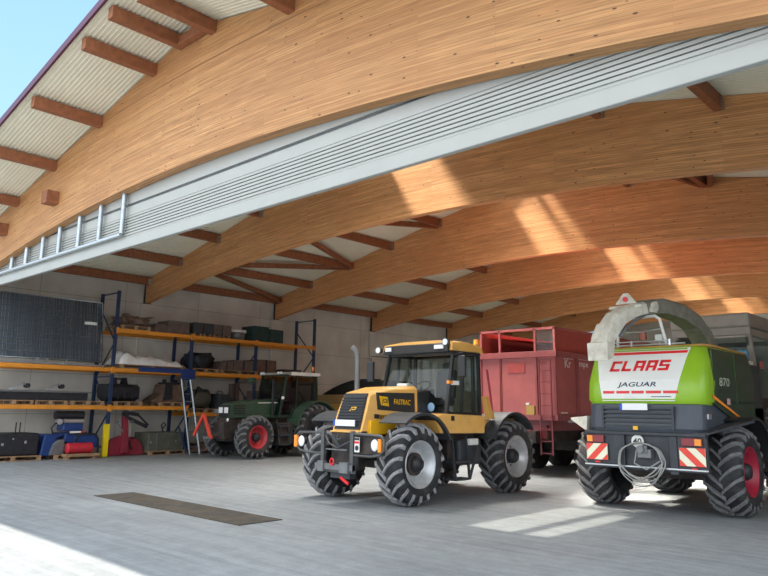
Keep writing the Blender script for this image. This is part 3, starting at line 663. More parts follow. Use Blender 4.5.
# ladder
t = thing('aluminium_ladder', 'aluminium ladder leaning against the rack', 'ladder', (-22.6, 14.2, 0))
a0, a1 = Vector((-22.35, 14.02, .0)), Vector((-22.83, 13.78, 2.6)); b0, b1 = Vector((-22.35, 14.42, .0)), Vector((-22.83, 14.14, 2.6))
for p, q in ((a0, a1), (b0, b1)): obj('side_rail', MB().bar(p, q, .025, .05), GALV, t)
for k in range(1, 10):
    f = k/10; obj('rung', MB().tube([a0.lerp(a1, f), b0.lerp(b1, f)], .014, 6), GALV, t)
tag(obj('debris_heap', lump(-23.2, 15.4, .17, .5, .9, .17, 5, .6), RUST, loc=(-23.2, 15.4, 0)), 'low brown heap of rubble between ladder and green tractor', 'rubble', kind='stuff')
tag(obj('bulk_sack', lump(-23.4, 16.1, .75, .45, .6, .42, 12, .25), RUST, loc=(-23.4, 16.1, .3)), 'brown mottled bulk sack behind the front of the green tractor', 'sack')

# ------------------------------------------------------------------ wheels
def wheel(parent, cx, cy, R, W, side, rim_m, hub_m, rr_=None, nl=20, dish=.10, hubr=.13, name='wheel', lugm=LUG):
    """side = +1: outer face towards +x. cx = outer face x"""
    rr_ = rr_ or R*.56; c = (cx, cy, R); s = -side
    h = W/2; mid = cx+s*h
    Rc = R-.055
    prof = [(s*.07, rr_), (s*.02, rr_+.03), (0, rr_+(R-rr_)*.45), (s*.01, Rc-.10), (s*.05, Rc-.03), (s*.12, Rc), (s*W*.5, Rc+.012), (s*(W-.12), Rc), (s*(W-.05), Rc-.03), (s*(W-.01), Rc-.10), (s*W, rr_+(R-rr_)*.45), (s*(W-.02), rr_+.03), (s*(W-.07), rr_)]
    t = MB().lathe(prof, c, 'x', 48)
    t.m(1)
    for sd in (-1, 1):
        for k in range(nl):
            th0 = 2*PI*(k+(.5 if sd > 0 else 0))/nl
            secs = []
            for j in range(6):
                u = j/5; xo = mid+sd*(-.02+u*(h-.005)); th = th0-u**.85*.36*(20/nl)
                rb = Rc-.02 if u < .75 else Rc-.03-.10*(u-.75)/.25; rt = R if u < .75 else R-.02-.07*(u-.75)/.25
                if u > .95: xo = mid+sd*(h+.004)
                wa = .030/R*(1.0+.25*u); sk_ = .0
                P = lambda r, a: (xo, cy+math.cos(a)*r, R+math.sin(a)*r)
                secs.append([P(rb, th-wa*1.25), P(rt, th-wa*.8), P(rt, th+wa*.8), P(rb, th+wa*1.25)])
            t.loft(secs)
    o = obj(name, t, [RUB, lugm], parent)
    d = s*dish
    rp_ = [(s*.055, rr_+.012), (s*.02, rr_+.008), (s*.03, rr_-.012), (s*.07, rr_-.03), (s*.08, rr_-.055), (s*.15, rr_-.07), (s*.17, rr_-.10), (s*(.20), rr_-.11), (s*(.12+dish), rr_-.16), (s*(.10+dish), hubr+.04), (s*(.10+dish), .001)]
    rm = obj('rim', MB().lathe(rp_, c, 'x', 40).m(1).lathe([(s*(W-.055), rr_+.012), (s*(W-.05), rr_-.03), (s*(W-.2), rr_-.08), (s*(W-.22), .001)], c, 'x', 32), [rim_m, DARKST], o)
    hb = MB().lathe([(s*(.10+dish), hubr+.02), (s*(.06+dish*.4), hubr+.01), (s*.04, hubr*.8), (s*.03, .001)], c, 'x', 20)
    for k in range(8):
        a = 2*PI*k/8; hb.cyl((cx+s*(.10+dish), cy+math.cos(a)*(hubr+.055), R+math.sin(a)*(hubr+.055)), .014, 0, -s*.025, 'x', 6)
    obj('hub', hb, hub_m, o)
    return o
def fender(parent, xa, xb, cy, cz, R, a0, a1, m__, name='mudguard', lip=.05, rise=0):
    N = 16; secs = []
    for k in range(N+1):
        a = math.radians(a0+(a1-a0)*k/N); c_, s_ = math.cos(a), math.sin(a)
        secs.append([(xa, cy+c_*R, cz+s_*R), (xb, cy+c_*R, cz+s_*R), (xb, cy+c_*(R-lip), cz+s_*(R-lip)), (xb-(xb-xa)*.05, cy+c_*(R-lip), cz+s_*(R-lip)), (xb-(xb-xa)*.08, cy+c_*(R-.02), cz+s_*(R-.02)), (xa, cy+c_*(R-.02), cz+s_*(R-.02))])
    return obj(name, MB().loft(secs), m__, parent)

# ------------------------------------------------------------------ yellow tractor
C = -9.5
T = thing('yellow_tractor', 'yellow-orange field tractor with black cab frame parked in the middle of the hall', 'tractor', (C, 11.3, 0))
FY, RY = 9.88, 12.98
LUG_SUN = mat('sunlit_dusty_tread', (.27, .27, .28), .8, noise=.3, nscale=15)  # front tyre lugs paled further, sunlight painted into the tread colour
wheel(T, C+1.22, FY, .72, .56, 1, SILVER, BLACK, nl=18, lugm=LUG_SUN); wheel(T, C-1.28, FY, .72, .56, -1, SILVER, BLACK, nl=18, lugm=LUG_SUN)
wheel(T, C+1.22, RY, .74, .56, 1, SILVER, BLACK, nl=20); wheel(T, C-1.22, RY, .74, .56, -1, SILVER, BLACK, nl=20)
def hs_(y, w_, zl, zh, yt=None, zt_=None, wt=None, cx=C):
    wt = w_ if wt is None else wt; yt = y if yt is None else yt
    return [(cx-w_, y, zl), (cx+w_, y, zl), (cx+w_, (y+yt)/2, (zl+zh)/2), (cx+wt, yt, zh-.06), (cx+wt-.08, yt, zh), (cx-wt+.08, yt, zh), (cx-wt, yt, zh-.06), (cx-w_, (y+yt)/2, (zl+zh)/2)]
hood = MB().loft([hs_(9.2, .38, 1.27, 1.97, 9.44, wt=.35), hs_(9.9, .42, 1.27, 2.08, 9.95, wt=.38), hs_(10.62, .46, 1.27, 2.12, 10.66, wt=.43)])
hd = obj('bonnet', hood, YEL, T, bev=.015)
# grille
g = MB(); yA, yB, zA, zB = 9.19, 9.425, 1.30, 1.95
g.hexa([(C-.33, yA-.004, zA), (C+.33, yA-.004, zA), (C+.33, yA+.05, zA), (C-.33, yA+.05, zA), (C-.30, yB-.012, zB), (C+.30, yB-.012, zB), (C+.30, yB+.04, zB), (C-.30, yB+.04, zB)])
for k in range(9):
    f = .24+k*.08; z = zA+(zB-zA)*f; y = yA+(yB-yA)*f-.022; g.box(C-.31+.02*f, C+.31-.02*f, y-.012, y+.02, z-.010, z+.010)
gr = obj('grille', g, BLACK, hd)
lg = MB(); nrm = Vector((0, -(zB-zA), (yB-yA))).normalized(); up = Vector((0, yB-yA, zB-zA)).normalized()
lp = Vector((C-.03, yA+(yB-yA)*.52-.035, zA+(zB-zA)*.50)); lg.text('JCB', lp, (1, 0, 0), up, .085, off=.03, shear=.3, width=.17)
lg.text('TIER', Vector((C+.17, yA+(yB-yA)*.3-.035, zA+(zB-zA)*.27)), (1, 0, 0), up, .03, width=.09) if False else None
obj('grille_badge', lg, YEL2, hd)
pl = MB().box(C-.30, C+.25, 9.14, 9.155, 1.36, 1.47); obj('number_plate', pl, PLATE, hd); obj('plate_band', B(C-.305, C-.255, 9.134, 9.14, 1.36, 1.47), EUB, hd)
# side decal panels
def sidey(y): return C+.42+(y-9.9)*.055 if y > 9.9 else C+.38+(y-9.2)*.057
dp = MB()
def sq(y0, y1, z00, z01, z10, z11, off=.012):
    dp.hexa([(sidey(y0)-.03, y0, z00), (sidey(y1)-.03, y1, z10), (sidey(y1)+off, y1, z10), (sidey(y0)+off, y0, z00), (sidey(y0)-.05, y0, z01), (sidey(y1)-.05, y1, z11), (sidey(y1)+off-.015, y1, z11), (sidey(y0)+off-.015, y0, z01)])
sq(9.58, 10.56, 1.66, 1.97, 1.60, 1.98); sq(9.50, 10.5, 1.50, 1.58, 1.47, 1.55)
obj('black_side_panel', dp, BLACK, hd)
tx = MB(); up = Vector((-.05, .0, 1)).normalized()
tx.text('FASTRAC', (sidey(9.98)+.014, 9.98, 1.76), (.05, 1, -.03), up, .10, off=.02, shear=.2, width=.46)
tx.text('155', (sidey(9.5)+.016, 9.62, 1.505), (.05, 1, -.02), up, .08, off=.0, shear=.25, width=.15)
obj('lettering', tx, YEL2, hd)
lb = MB(); lb.hexa([(sidey(9.66)+.004, 9.66, 1.74), (sidey(9.84)+.004, 9.86, 1.72), (sidey(9.84)+.016, 9.86, 1.72), (sidey(9.66)+.016, 9.66, 1.74), (sidey(9.62), 9.62, 1.91), (sidey(9.8), 9.83, 1.89), (sidey(9.8)+.010, 9.83, 1.89), (sidey(9.62)+.010, 9.62, 1.91)])
obj('logo_plate', lb, YEL2, hd)
l2 = MB(); l2.text('JCB', (sidey(9.68)+.018, 9.67, 1.765), (.05, 1, -.08), up, .10, off=.02, shear=.2, width=.15); obj('logo_lettering', l2, BLACK, hd)
obj('lower_side_panel', MB().hexa([(C+.36, 9.34, 1.22), (C+.46, 9.34, 1.22), (C+.54, 10.3, 1.22), (C+.46, 10.3, 1.22), (C+.36, 9.36, 1.47), (C+.45, 9.36, 1.47), (C+.53, 10.3, 1.47), (C+.46, 10.3, 1.47)]), YEL2, T, bev=.01)
obj('bonnet_lip', MB().box(C-.37, C+.37, 9.12, 9.2, 1.245, 1.275), YEL, T, bev=.01)
# chassis
ch = MB().box(C-.28, C+.28, 9.3, 13.6, .75, 1.22).box(C-.22, C+.22, 10.4, 12.3, .5, .8).box(C-.75, C+.75, FY-.1, FY+.1, .6, .82).box(C-.75, C+.75, RY-.13, RY+.13, .58, .86).box(C+.3, C+.72, 10.75, 11.0, .55, 1.25).box(C+.3, C+.80, 11.15, 12.0, .7, 1.22).box(C-.8, C-.3, 10.8, 12.0, .6, 1.22)
ch.box(C-.35, C+.35, 9.15, 9.35, .6, 1.25)
obj('chassis', ch, CHASSIS, T, bev=.02)
obj('fuel_tank', B(C+.55, C+1.0, 11.25, 12.0, .62, 1.1), DGREY, T, bev=.05)
obj('step', MB().box(C+.85, C+1.12, 11.0, 11.45, .36, .40).box(C+.85, C+1.12, 11.0, 11.45, .68, .72).bar((C+1.1, 11.0, .38), (C+1.0, 11.0, 1.2), .03, .05).bar((C+1.1, 11.45, .38), (C+1.0, 11.45, 1.2), .03, .05).bar((C+1.1, 11.45, .38), (C+1.08, 11.75, .95), .03, .05), DGREY, T)
obj('battery_box', B(C+.98, C+1.08, 11.5, 11.78, 1.0, 1.12), WHITE, T, bev=.01)
for sx in (1, -1):
    obj('axle_hub', MB().cyl((C+sx*.72, FY, .72), .2, 0, sx*.35, 'x', 18), CHASSIS, T)
    obj('spring', MB().tube([(C+sx*.5, FY-.18+.03*math.cos(q), .78+q*.012) for q in range(0, 30, 2)], .035, 6), DGREY, T)
# fenders
for sx in (1, -1):
    a, b = (C+sx*.60, C+sx*1.24)
    fender(T, a, b, FY+.06, .76, .86, 26, 128, DGREY)
    fender(T, a, b, RY-.08, .80, .84, 35, 158, DGREY)
# side panel & rear deck
obj('side_panel', MB().prism([(10.55, 1.24), (11.95, 1.22), (11.95, 1.56), (10.62, 1.60), (10.35, 1.52)], 'x', C+.55, C+1.12), YEL, T, bev=.02)
obj('side_panel', MB().prism([(10.55, 1.24), (11.95, 1.22), (11.95, 1.56), (10.62, 1.60), (10.35, 1.52)], 'x', C-1.12, C-.55), YEL, T, bev=.02)
obj('panel_hinge', B(C+1.12, C+1.14, 10.85, 10.93, 1.47, 1.56), BLACK, T)
obj('rear_deck', B(C-.9, C+.9, 12.0, 13.7, 1.28, 1.5), YEL, T, bev=.02)
# cab
cb = MB()
W_ = .88; F0, F1 = 11.0, 11.28; R1 = 12.12
P_ = {}
for sx in (1, -1):
    x = C+sx*W_
    cb.bar((x, F0, 1.55), (C+sx*(W_-.03), F1, 2.80), .06, .07); cb.bar((x, 11.9, 1.5), (C+sx*(W_-.03), 11.93, 2.80), .05, .06); cb.bar((x, R1, 1.5), (C+sx*(W_-.03), R1, 2.80), .06, .06)
    cb.bar((x, F0, 1.58), (x, R1, 1.58), .06, .08); cb.bar((x, F1, 2.79), (x, R1, 2.79), .08, .06); cb.bar((C+sx*(W_), 11.5, 1.6), (C+sx*(W_-.02), 11.58, 2.78), .04, .05)
cb.bar((C-W_, F0, 1.58), (C+W_, F0, 1.58), .06, .08); cb.bar((C-W_, F1, 2.79), (C+W_, F1, 2.79), .06, .06); cb.bar((C-W_, R1, 1.58), (C+W_, R1, 1.58), .06, .08); cb.bar((C-W_, R1, 2.79), (C+W_, R1, 2.79), .06, .06)
cab_ = obj('cab_frame', cb, BLACK, T)
obj('windscreen', MB().add([(C-W_, F0, 1.6), (C+W_, F0, 1.6), (C+W_-.03, F1, 2.78), (C-W_+.03, F1, 2.78)], [(0, 1, 2, 3)]), GL, cab_)
obj('side_window', MB().add([(C+W_, F0, 1.6), (C+W_, R1, 1.6), (C+W_-.03, R1, 2.78), (C+W_-.03, F1, 2.78)], [(0, 1, 2, 3)]), GL, cab_)
obj('side_window', MB().add([(C-W_, F0, 1.6), (C-W_, R1, 1.6), (C-W_+.03, R1, 2.78), (C-W_+.03, F1, 2.78)], [(0, 1, 2, 3)]), GL, cab_)
obj('rear_window', MB().add([(C-W_, R1, 1.6), (C+W_, R1, 1.6), (C+W_-.03, R1, 2.78), (C-W_+.03, R1, 2.78)], [(0, 1, 2, 3)]), GL, cab_)
obj('cab_floor', B(C-.84, C+.84, 10.66, 12.1, 1.5, 1.56), BLACK, cab_)
st = MB().box(C-.12, C+.38, 11.5, 11.95, 1.75, 1.92).obox((C+.13, 11.98, 2.2), (.48, .12, .6), (-.1, 0, 0)).obox((C+.13, 12.03, 2.58), (.26, .08, .16), (-.1, 0, 0)).box(C+.02, C+.24, 11.6, 11.8, 1.56, 1.75)
obj('seat', st, SEATM, cab_, bev=.04)
dsh = MB().hexa([(C-.45, 10.68, 1.56), (C+.45, 10.68, 1.56), (C+.45, 11.3, 1.56), (C-.45, 11.3, 1.56), (C-.42, 10.68, 2.0), (C+.42, 10.68, 2.0), (C+.35, 11.3, 2.08), (C-.35, 11.3, 2.08)])
obj('dashboard', dsh, BLACK, cab_, bev=.03)
sw = []; 
for k in range(20):
    a = 2*PI*k/20; sw.append((C+.05+.2*math.cos(a), 11.25+.15*math.sin(a), 2.12+.12*math.sin(a)))
obj('steering_wheel', MB().tube(sw, .016, 6, True).tube([(C+.05, 11.25, 2.12), (C+.05, 11.15, 1.9)], .03, 6), BLACK, cab_)
obj('inner_bag', lump(C-.38, 11.2, 2.14, .17, .1, .06, 4, .2, 14), WHITE, cab_)
obj('cab_paper', B(C-.02, C+.05, 12.13, 12.14, 2.15, 2.6).box(C+.3, C+.5, 12.13, 12.14, 2.4, 2.5), WHITE, cab_)
obj('round_sticker', MB().cyl((C+.52, F0-.012, 1.72), .085, 0, -.006, 'y', 20), mat('light_blue_sticker', (.3, .5, .75), .4), cab_)
rf_ = MB().loft([[(C-.93, 11.12, 2.83), (C+.93, 11.12, 2.83), (C+.93, 11.18, 3.0), (C+.4, 11.18, 3.05), (C-.4, 11.18, 3.05), (C-.93, 11.18, 3.0)], [(C-.93, 11.5, 2.83), (C+.93, 11.5, 2.83), (C+.93, 11.5, 3.02), (C+.4, 11.5, 3.08), (C-.4, 11.5, 3.08), (C-.93, 11.5, 3.02)], [(C-.93, 12.2, 2.83), (C+.93, 12.2, 2.83), (C+.9, 12.16, 2.97), (C+.4, 12.16, 3.03), (C-.4, 12.16, 3.03), (C-.9, 12.16, 2.97)]])
obj('roof', rf_, YEL, cab_, bev=.02)
obj('roof_visor', MB().hexa([(C-.88, 11.05, 2.80), (C+.88, 11.05, 2.80), (C+.88, 11.16, 2.80), (C-.88, 11.16, 2.80), (C-.86, 11.12, 2.985), (C+.86, 11.12, 2.985), (C+.86, 11.18, 2.985), (C-.86, 11.18, 2.985)]), BLACK, cab_, bev=.02)
obj('roof_lamp', B(C+.55, C+.78, 11.04, 11.06, 2.86, 2.94), LAMPG, cab_); obj('roof_lamp', B(C-.78, C-.62, 11.04, 11.06, 2.86, 2.94), LAMPG, cab_)
for x, y, z in ((C-1.0, 11.05, 2.9), (C+.90, 10.96, 2.98)):
    o = obj('work_light', MB().cyl((x, y, z), .085, 0, .1, 'y', 18, .05).tube([(x, y+.08, z), (x+(.1 if x < C else -.06), y+.16, z-.08)], .02, 6), BLACK, cab_); obj('lens', MB().cyl((x, y-.002, z), .062, 0, -.012, 'y', 18), LAMPG, o)
obj('beacon', MB().cyl((C+.85, 12.08, 3.0), .06, 0, .11, 'z', 12), ORL, cab_)
for x, y, z, d in ((C-1.12, 10.95, 2.46, -1), (C+1.12, 11.2, 2.52, 1)):
    o = obj('mirror', B(x-.09, x+.09, y-.03, y+.04, z-.22, z+.2), BLACK, cab_, bev=.02); obj('mirror_arm', MB().tube([(C+d*.88, 11.25, 2.75), (x, y+.02, 2.78), (x, y+.02, z+.15)], .012, 6), BLACK, o)
obj('indicator', B(C+.90, C+.96, 11.0, 11.12, 2.17, 2.23), ORL, cab_); obj('indicator_lens', B(C+.90, C+.96, 11.14, 11.32, 2.15, 2.23), LAMPG, cab_)
# exhaust
obj('exhaust_pipe', MB().tube([(C-1.02, 10.45, 1.45), (C-1.02, 10.45, 2.76), (C-1.04, 10.42, 2.86), (C-1.12, 10.38, 2.93)], .055, 12).tube([(C-.3, 10.45, 1.4), (C-1.02, 10.45, 1.45)], .05, 8), MGREY, T)
# rear vertical parts behind cab
obj('rear_hose_bracket', MB().tube([(C+.98, 12.25, 2.5), (C+1.0, 12.35, 1.9), (C+1.0, 12.4, 1.55)], .025, 6), REDRIM, T)
obj('rear_light_post', MB().hexa([(C+.9, 12.28, 1.5), (C+1.05, 12.28, 1.5), (C+1.05, 12.4, 1.5), (C+.9, 12.4, 1.5), (C+.86, 12.2, 1.95), (C+.96, 12.2, 1.95), (C+.96, 12.32, 1.95), (C+.86, 12.32, 1.95)]), YEL, T)
# front frame
bb_ = MB(); y = 8.98; r = .025
bx = C
for s_ in (-1, 1):
    xo, xi = bx+s_*1.13, bx+s_*.40
    bb_.tube([(xi, y, 1.24), (xo-s_*.06, y, 1.22), (xo, y, 1.16), (xo, y, .98), (xo-s_*.1, y, .90), (xo-s_*.3, y, .87), (xi, y, .87), (xi, y, 1.24)], r, 8)
    bb_.bar((xi-s_*.02, y, 1.28), (xi-s_*.02, y, .56), .06, .08)
obj('front_guard_frame', bb_.bar((bx-.45, 8.99, .58), (bx+.45, 8.99, .58), .04, .05), mat('worn_dark_steel', (.10, .10, .10), .5, .4, noise=.3), T)
obj('front_crossmember', MB().box(bx-.55, bx+.42, 8.93, 9.02, .60, .70).box(bx-.45, bx-.3, 8.9, 9.0, .56, .74).box(bx+.12, bx+.34, 8.9, 9.0, .56, .74).bar((bx-.3, 8.97, .95), (bx+.25, 8.97, .95), .02, .02), MGREY, T)
obj('front_linkage', MB().bar((bx-.18, 9.0, 1.2), (bx+.1, 8.98, .95), .04, .05).tube([(bx-.4, 9.0, 1.25), (bx-.2, 8.95, 1.05), (bx+.05, 8.93, .98), (bx+.3, 9.0, 1.1)], .02, 6).tube([(bx-.02, 9.0, 1.22), (bx+.0, 8.95, 1.12), (bx+.12, 8.96, 1.14)], .018, 6).box(bx-.25, bx+.25, 9.05, 9.2, .45, .62), DGREY, T)
obj('shackle', MB().tube([(bx-.06+.05*math.cos(q), 8.9, .74+.06*math.sin(q)) for q in (0, 1, 2, 3, 4, 5)], .014, 6, True), REDL, T)
obj('tow_strap', MB().obox((bx+.12, 9.05, .42), (.22, .03, .05), (0, .45, 0)), REDL, T)
for s_ in (-1, 1):
    xc = bx+s_*(1.02 if s_ < 0 else .90)
    h_ = obj('headlight', MB().cyl((xc, 9.0, 1.06), .095, 0, .1, 'y', 18, .06), BLACK, T); obj('lens', MB().sphere((xc, 8.995, 1.06), .088, 1, .3, 1.15, 16), LAMPG, h_)
    xi = bx-1.13 if s_ < 0 else bx+1.06
    obj('turn_signal', B(xi-.035, xi+.035, 8.93, 8.99, .95, 1.17), ORL, T, bev=.01)
wlb = obj('warning_label', B(bx+.45, bx+.57, 8.955, 8.965, .93, 1.18), WHITE, T)
obj('warning_symbol', MB().cyl((bx+.51, 8.953, 1.0), .045, 0, -.003, 'y', 14).box(bx+.455, bx+.565, 8.95, 8.955, 1.13, 1.175), BLACK, T); obj('warning_band', B(bx+.455, bx+.565, 8.95, 8.955, 1.075, 1.115), REDL, T)
obj('headlight_panel', B(bx+.43, bx+1.1, 9.03, 9.05, .9, 1.21), CHASSIS, T)

# ------------------------------------------------------------------ green tractor
D = -20.1
T = thing('green_tractor', 'old green tractor with red wheel centres parked in front of the rack', 'tractor', (D, 15.5, 0))
wheel(T, D+1.12, 14.42, .70, .5, 1, REDRIM, DARKST, rr_=.36, nl=18, lugm=LUG); wheel(T, D-1.12, 14.42, .70, .5, -1, REDRIM, DARKST, rr_=.36, nl=18)
wheel(T, D+1.18, 16.95, .90, .55, 1, DARKST, DARKST, nl=20); wheel(T, D-1.18, 16.95, .90, .55, -1, REDRIM, DARKST, nl=20)  # near rear rim coloured dark for the shadow it stands in
hd = obj('bonnet', MB().loft([hs_(13.82, .30, 1.30, 1.78, 13.86, wt=.28, cx=D), hs_(14.6, .36, 1.30, 1.88, wt=.33, cx=D), hs_(15.75, .42, 1.30, 1.95, wt=.40, cx=D)]), FGREEN, T, bev=.02)
gv = MB()
for k in range(4): gv.box(D+.31+.005*k, D+.345, 13.95, 14.4, 1.42+k*.085, 1.46+k*.085)
obj('side_vent', gv, BLACK, hd); obj('stripe', MB().hexa([(D+.37, 14.9, 1.78), (D+.42, 15.7, 1.80), (D+.425, 15.7, 1.80), (D+.375, 14.9, 1.78), (D+.36, 14.9, 1.81), (D+.41, 15.7, 1.83), (D+.42, 15.7, 1.83), (D+.37, 14.9, 1.81)]), WHITE, hd)
obj('grille', B(D-.27, D+.27, 13.78, 13.82, 1.34, 1.72), BLACK, hd, bev=.01)
o = obj('headlight', B(D+.05, D+.26, 13.75, 13.785, 1.45, 1.64), LAMPG, hd, bev=.02); obj('headlight', B(D-.26, D-.05, 13.75, 13.785, 1.45, 1.64), LAMPG, hd, bev=.02)
for x in (D+.0, D+.28, D-.2): obj('lower_lamp', MB().sphere((x, 13.76, 1.24), .055, 1, .6, 1, 10), LAMPG, T)
obj('mirror_box', B(D-.62, D-.38, 13.8, 13.9, 1.42, 1.58), MGREY, T, bev=.02)
obj('chassis', MB().box(D-.25, D+.25, 13.7, 17.4, .55, 1.32).box(D-.8, D+.8, 14.3, 14.54, .5, .78).box(D-.85, D+.85, 16.8, 17.1, .7, 1.0).box(D+.3, D+.95, 15.35, 16.0, .45, 1.15).box(D-.95, D-.3, 15.35, 16.0, .45, 1.15), CHASSIS, T, bev=.03)
obj('cab_step', MB().box(D+.75, D+1.1, 15.3, 15.75, .42, .46).box(D+.75, D+1.1, 15.3, 15.75, .72, .76).box(D+.75, D+1.1, 15.3, 15.75, 1.02, 1.06).bar((D+1.08, 15.3, .44), (D+.9, 15.3, 1.25), .03, .05).bar((D+1.08, 15.75, .44), (D+.9, 15.75, 1.25), .03, .05), DGREY, T)
obj('front_weight', B(D-.3, D+.3, 13.6, 13.8, .62, 1.18), CHASSIS, T, bev=.03)
fender(T, D+.55, D+1.2, 16.95, .92, .98, 15, 172, FGREEN, lip=.04); fender(T, D-.55, D-1.2, 16.95, .92, .98, 15, 172, FGREEN, lip=.04)
cb = MB(); w_ = .72
for sx in (1, -1):
    x = D+sx*w_
    cb.bar((x, 15.55, 1.35), (D+sx*(w_-.04), 15.85, 2.78), .06, .07); cb.bar((x, 16.25, 1.35), (D+sx*(w_-.04), 16.3, 2.78), .05, .06); cb.bar((x, 17.25, 1.6), (D+sx*(w_-.04), 17.2, 2.78), .06, .06)
    cb.bar((x, 15.55, 1.36), (x, 17.25, 1.36), .05, .08)
cb.bar((D-w_, 15.85, 2.78), (D+w_, 15.85, 2.78), .06, .06)
cab_ = obj('cab_frame', cb, mat('dark_cab_paint', (.018, .035, .026), .4), T)
for nm_, q in (('windscreen', [(D-w_, 15.55, 1.4), (D+w_, 15.55, 1.4), (D+w_-.04, 15.85, 2.76), (D-w_+.04, 15.85, 2.76)]), ('side_window', [(D+w_, 15.55, 1.4), (D+w_, 17.25, 1.4), (D+w_-.04, 17.2, 2.76), (D+w_-.04, 15.85, 2.76)]), ('side_window', [(D-w_, 15.55, 1.4), (D-w_, 17.25, 1.4), (D-w_+.04, 17.2, 2.76), (D-w_+.04, 15.85, 2.76)]), ('rear_window', [(D-w_, 17.25, 1.4), (D+w_, 17.25, 1.4), (D+w_-.04, 17.2, 2.76), (D-w_+.04, 17.2, 2.76)])):
    obj(nm_, MB().add(q, [(0, 1, 2, 3)]), GLD, cab_)
obj('roof', B(D-.78, D+.78, 15.75, 17.3, 2.78, 2.86), CABGREY, cab_, bev=.03)
obj('roof_side_strip', B(D+.74, D+.80, 15.95, 17.3, 2.76, 2.88), WHITE, cab_, bev=.01)
for x in (-.6, -.48, .35, .5): obj('roof_lamp', MB().sphere((D+x, 15.72, 2.84), .055, 1.1, .7, .9, 10), LAMPG, cab_)
obj('beacon', MB().cyl((D+.6, 17.1, 2.98), .05, 0, .12, 'z', 10).tube([(D+.6, 17.1, 2.86), (D+.6, 17.1, 2.98)], .012, 6), ORL, cab_)
obj('seat', MB().box(D-.22, D+.22, 16.3, 16.7, 1.55, 1.8).box(D-.22, D+.22, 16.65, 16.8, 1.8, 2.35), SEATM, cab_, bev=.04)
obj('dashboard', B(D-.25, D+.25, 15.7, 15.95, 1.4, 2.0), BLACK, cab_, bev=.04)
sw = [(D+.2*math.cos(2*PI*k/16), 16.05+.1*math.sin(2*PI*k/16), 2.05+.12*math.sin(2*PI*k/16)) for k in range(16)]
obj('steering_wheel', MB().tube(sw, .016, 6, True), BLACK, cab_)
obj('mirror_lamp', MB().sphere((D+.78, 15.62, 1.98), .06, 1, 1, 1, 10), LAMPG, cab_)
obj('exhaust', MB().tube([(D+.5, 15.4, 1.4), (D+.5, 15.4, 2.6)], .04, 8), DARKST, T)
obj('green_cowl', B(D-.85, D-.6, 15.3, 15.5, 2.5, 2.68), FGREEN, T, bev=.02)
af = MB().bar((D-.85, 13.25, .72), (D-.42, 13.3, 1.42), .06, .09).bar((D-.42, 13.3, 1.42), (D+.02, 13.3, .72), .06, .11).bar((D+.02, 13.3, .72), (D+.14, 13.3, .68), .05, .08)
obj('front_linkage_triangle', af, mat('red_orange_paint', (.70, .07, .04), .4, noise=.1), T); obj('linkage_plate', B(D-.35, D+.0, 13.28, 13.36, .62, .70), MGREY, T)
obj('linkage_arm', MB().bar((D-.7, 13.3, .85), (D-.3, 13.7, .8), .08, .1).bar((D+.0, 13.3, .75), (D+.1, 13.7, .8), .08, .1), CHASSIS, T)

# ------------------------------------------------------------------ loader behind
T = thing('yellow_loader', 'yellowish machine with curved dark roof behind the yellow tractor', 'loader', (-19.2, 20, 0))
obj('body', B(-21.4, -18.0, 19.0, 21.0, .75, 2.0), YEL, T, bev=.08, seg=3)
arc = [(-21.4, 1.98), (-21.0, 2.2), (-20.5, 2.4), (-20.0, 2.55), (-19.5, 2.66), (-18.9, 2.7), (-18.0, 2.68), (-18.0, 1.98)]
obj('curved_window', MB().prism(arc, 'y', 19.1, 20.9), mat('dark_tinted_glass', (.03, .032, .03), .25), T)
obj('roof_band', MB().tube([(a, 19.08, z) for a, z in arc[:-1]], .04, 8), BLACK, T)
obj('body_shoulder', B(-21.4, -18.0, 18.96, 19.0, 1.80, 2.16), mat('beige_yellow_paint', (.42, .27, .12), .5), T, bev=.01)
for x in (-21.1, -18.6):
    for y in (19.1, 20.5): obj('wheel', MB().cyl((x, y+.3, .6), .6, 0, .4, 'x', 24), RUB, T)

# ------------------------------------------------------------------ red trailer
T = thing('red_silage_trailer', 'tall red silage trailer with ladder standing behind the yellow tractor', 'trailer', (-10.6, 20, 0))
A, Bx, Y0, Y1 = -11.75, -9.36, 16.6, 23.6
z0, zl, z1 = 1.52, 3.14, 3.83
bd = MB().box(A, Bx, Y0, Y0+.06, z0, zl).box(A, A+.06, Y0+.06, Y1, z0, zl).box(Bx-.06, Bx, Y0+.06, Y1, z0, zl).box(A+.06, Bx-.06, Y1-.06, Y1, z0, zl).box(A+.06, Bx-.06, Y0+.06, Y1-.06, z0, z0+.06)
obj('body', bd, TRED, T)
rb = MB()
for x in (A+.65, A+.69): rb.box(x-.012, x+.012, Y0-.035, Y0, z0, zl)
for x in (A+.02, A+1.80, Bx-.03): rb.box(x-.03, x+.03, Y0-.045, Y0, z0, zl)
for y in (17.65, 18.8, 19.95, 21.1, 22.25, 23.4): rb.box(Bx, Bx+.06, y-.05, y+.05, z0, zl)
rb.box(A-.05, Bx+.05, Y0-.08, Y0+.02, zl-.08, zl+.08).box(Bx-.02, Bx+.08, Y0, Y1, zl-.08, zl+.06).box(A-.05, Bx+.03, Y0-.06, Y0+.04, z0-.1, z0+.04).box(Bx-.1, Bx+.05, Y0, Y1, z0-.1, z0+.05)
obj('frame_rib', rb, mat('dull_red_rib_paint', (.30, .07, .07), .5, noise=.15), T, bev=.006)
up_ = MB(); r_ = .03
for x in (A+.03, A+.66, A+1.78, Bx-.03): up_.box(x-.03, x+.03, Y0-.03, Y0+.03, zl, z1)
up_.box(A, Bx, Y0-.03, Y0+.03, z1-.04, z1+.02)
up_.box(Bx-.06, Bx+.0, Y0, Y1, z1-.04, z1+.02).box(A, A+.06, Y0, Y1, z1-.04, z1+.02)
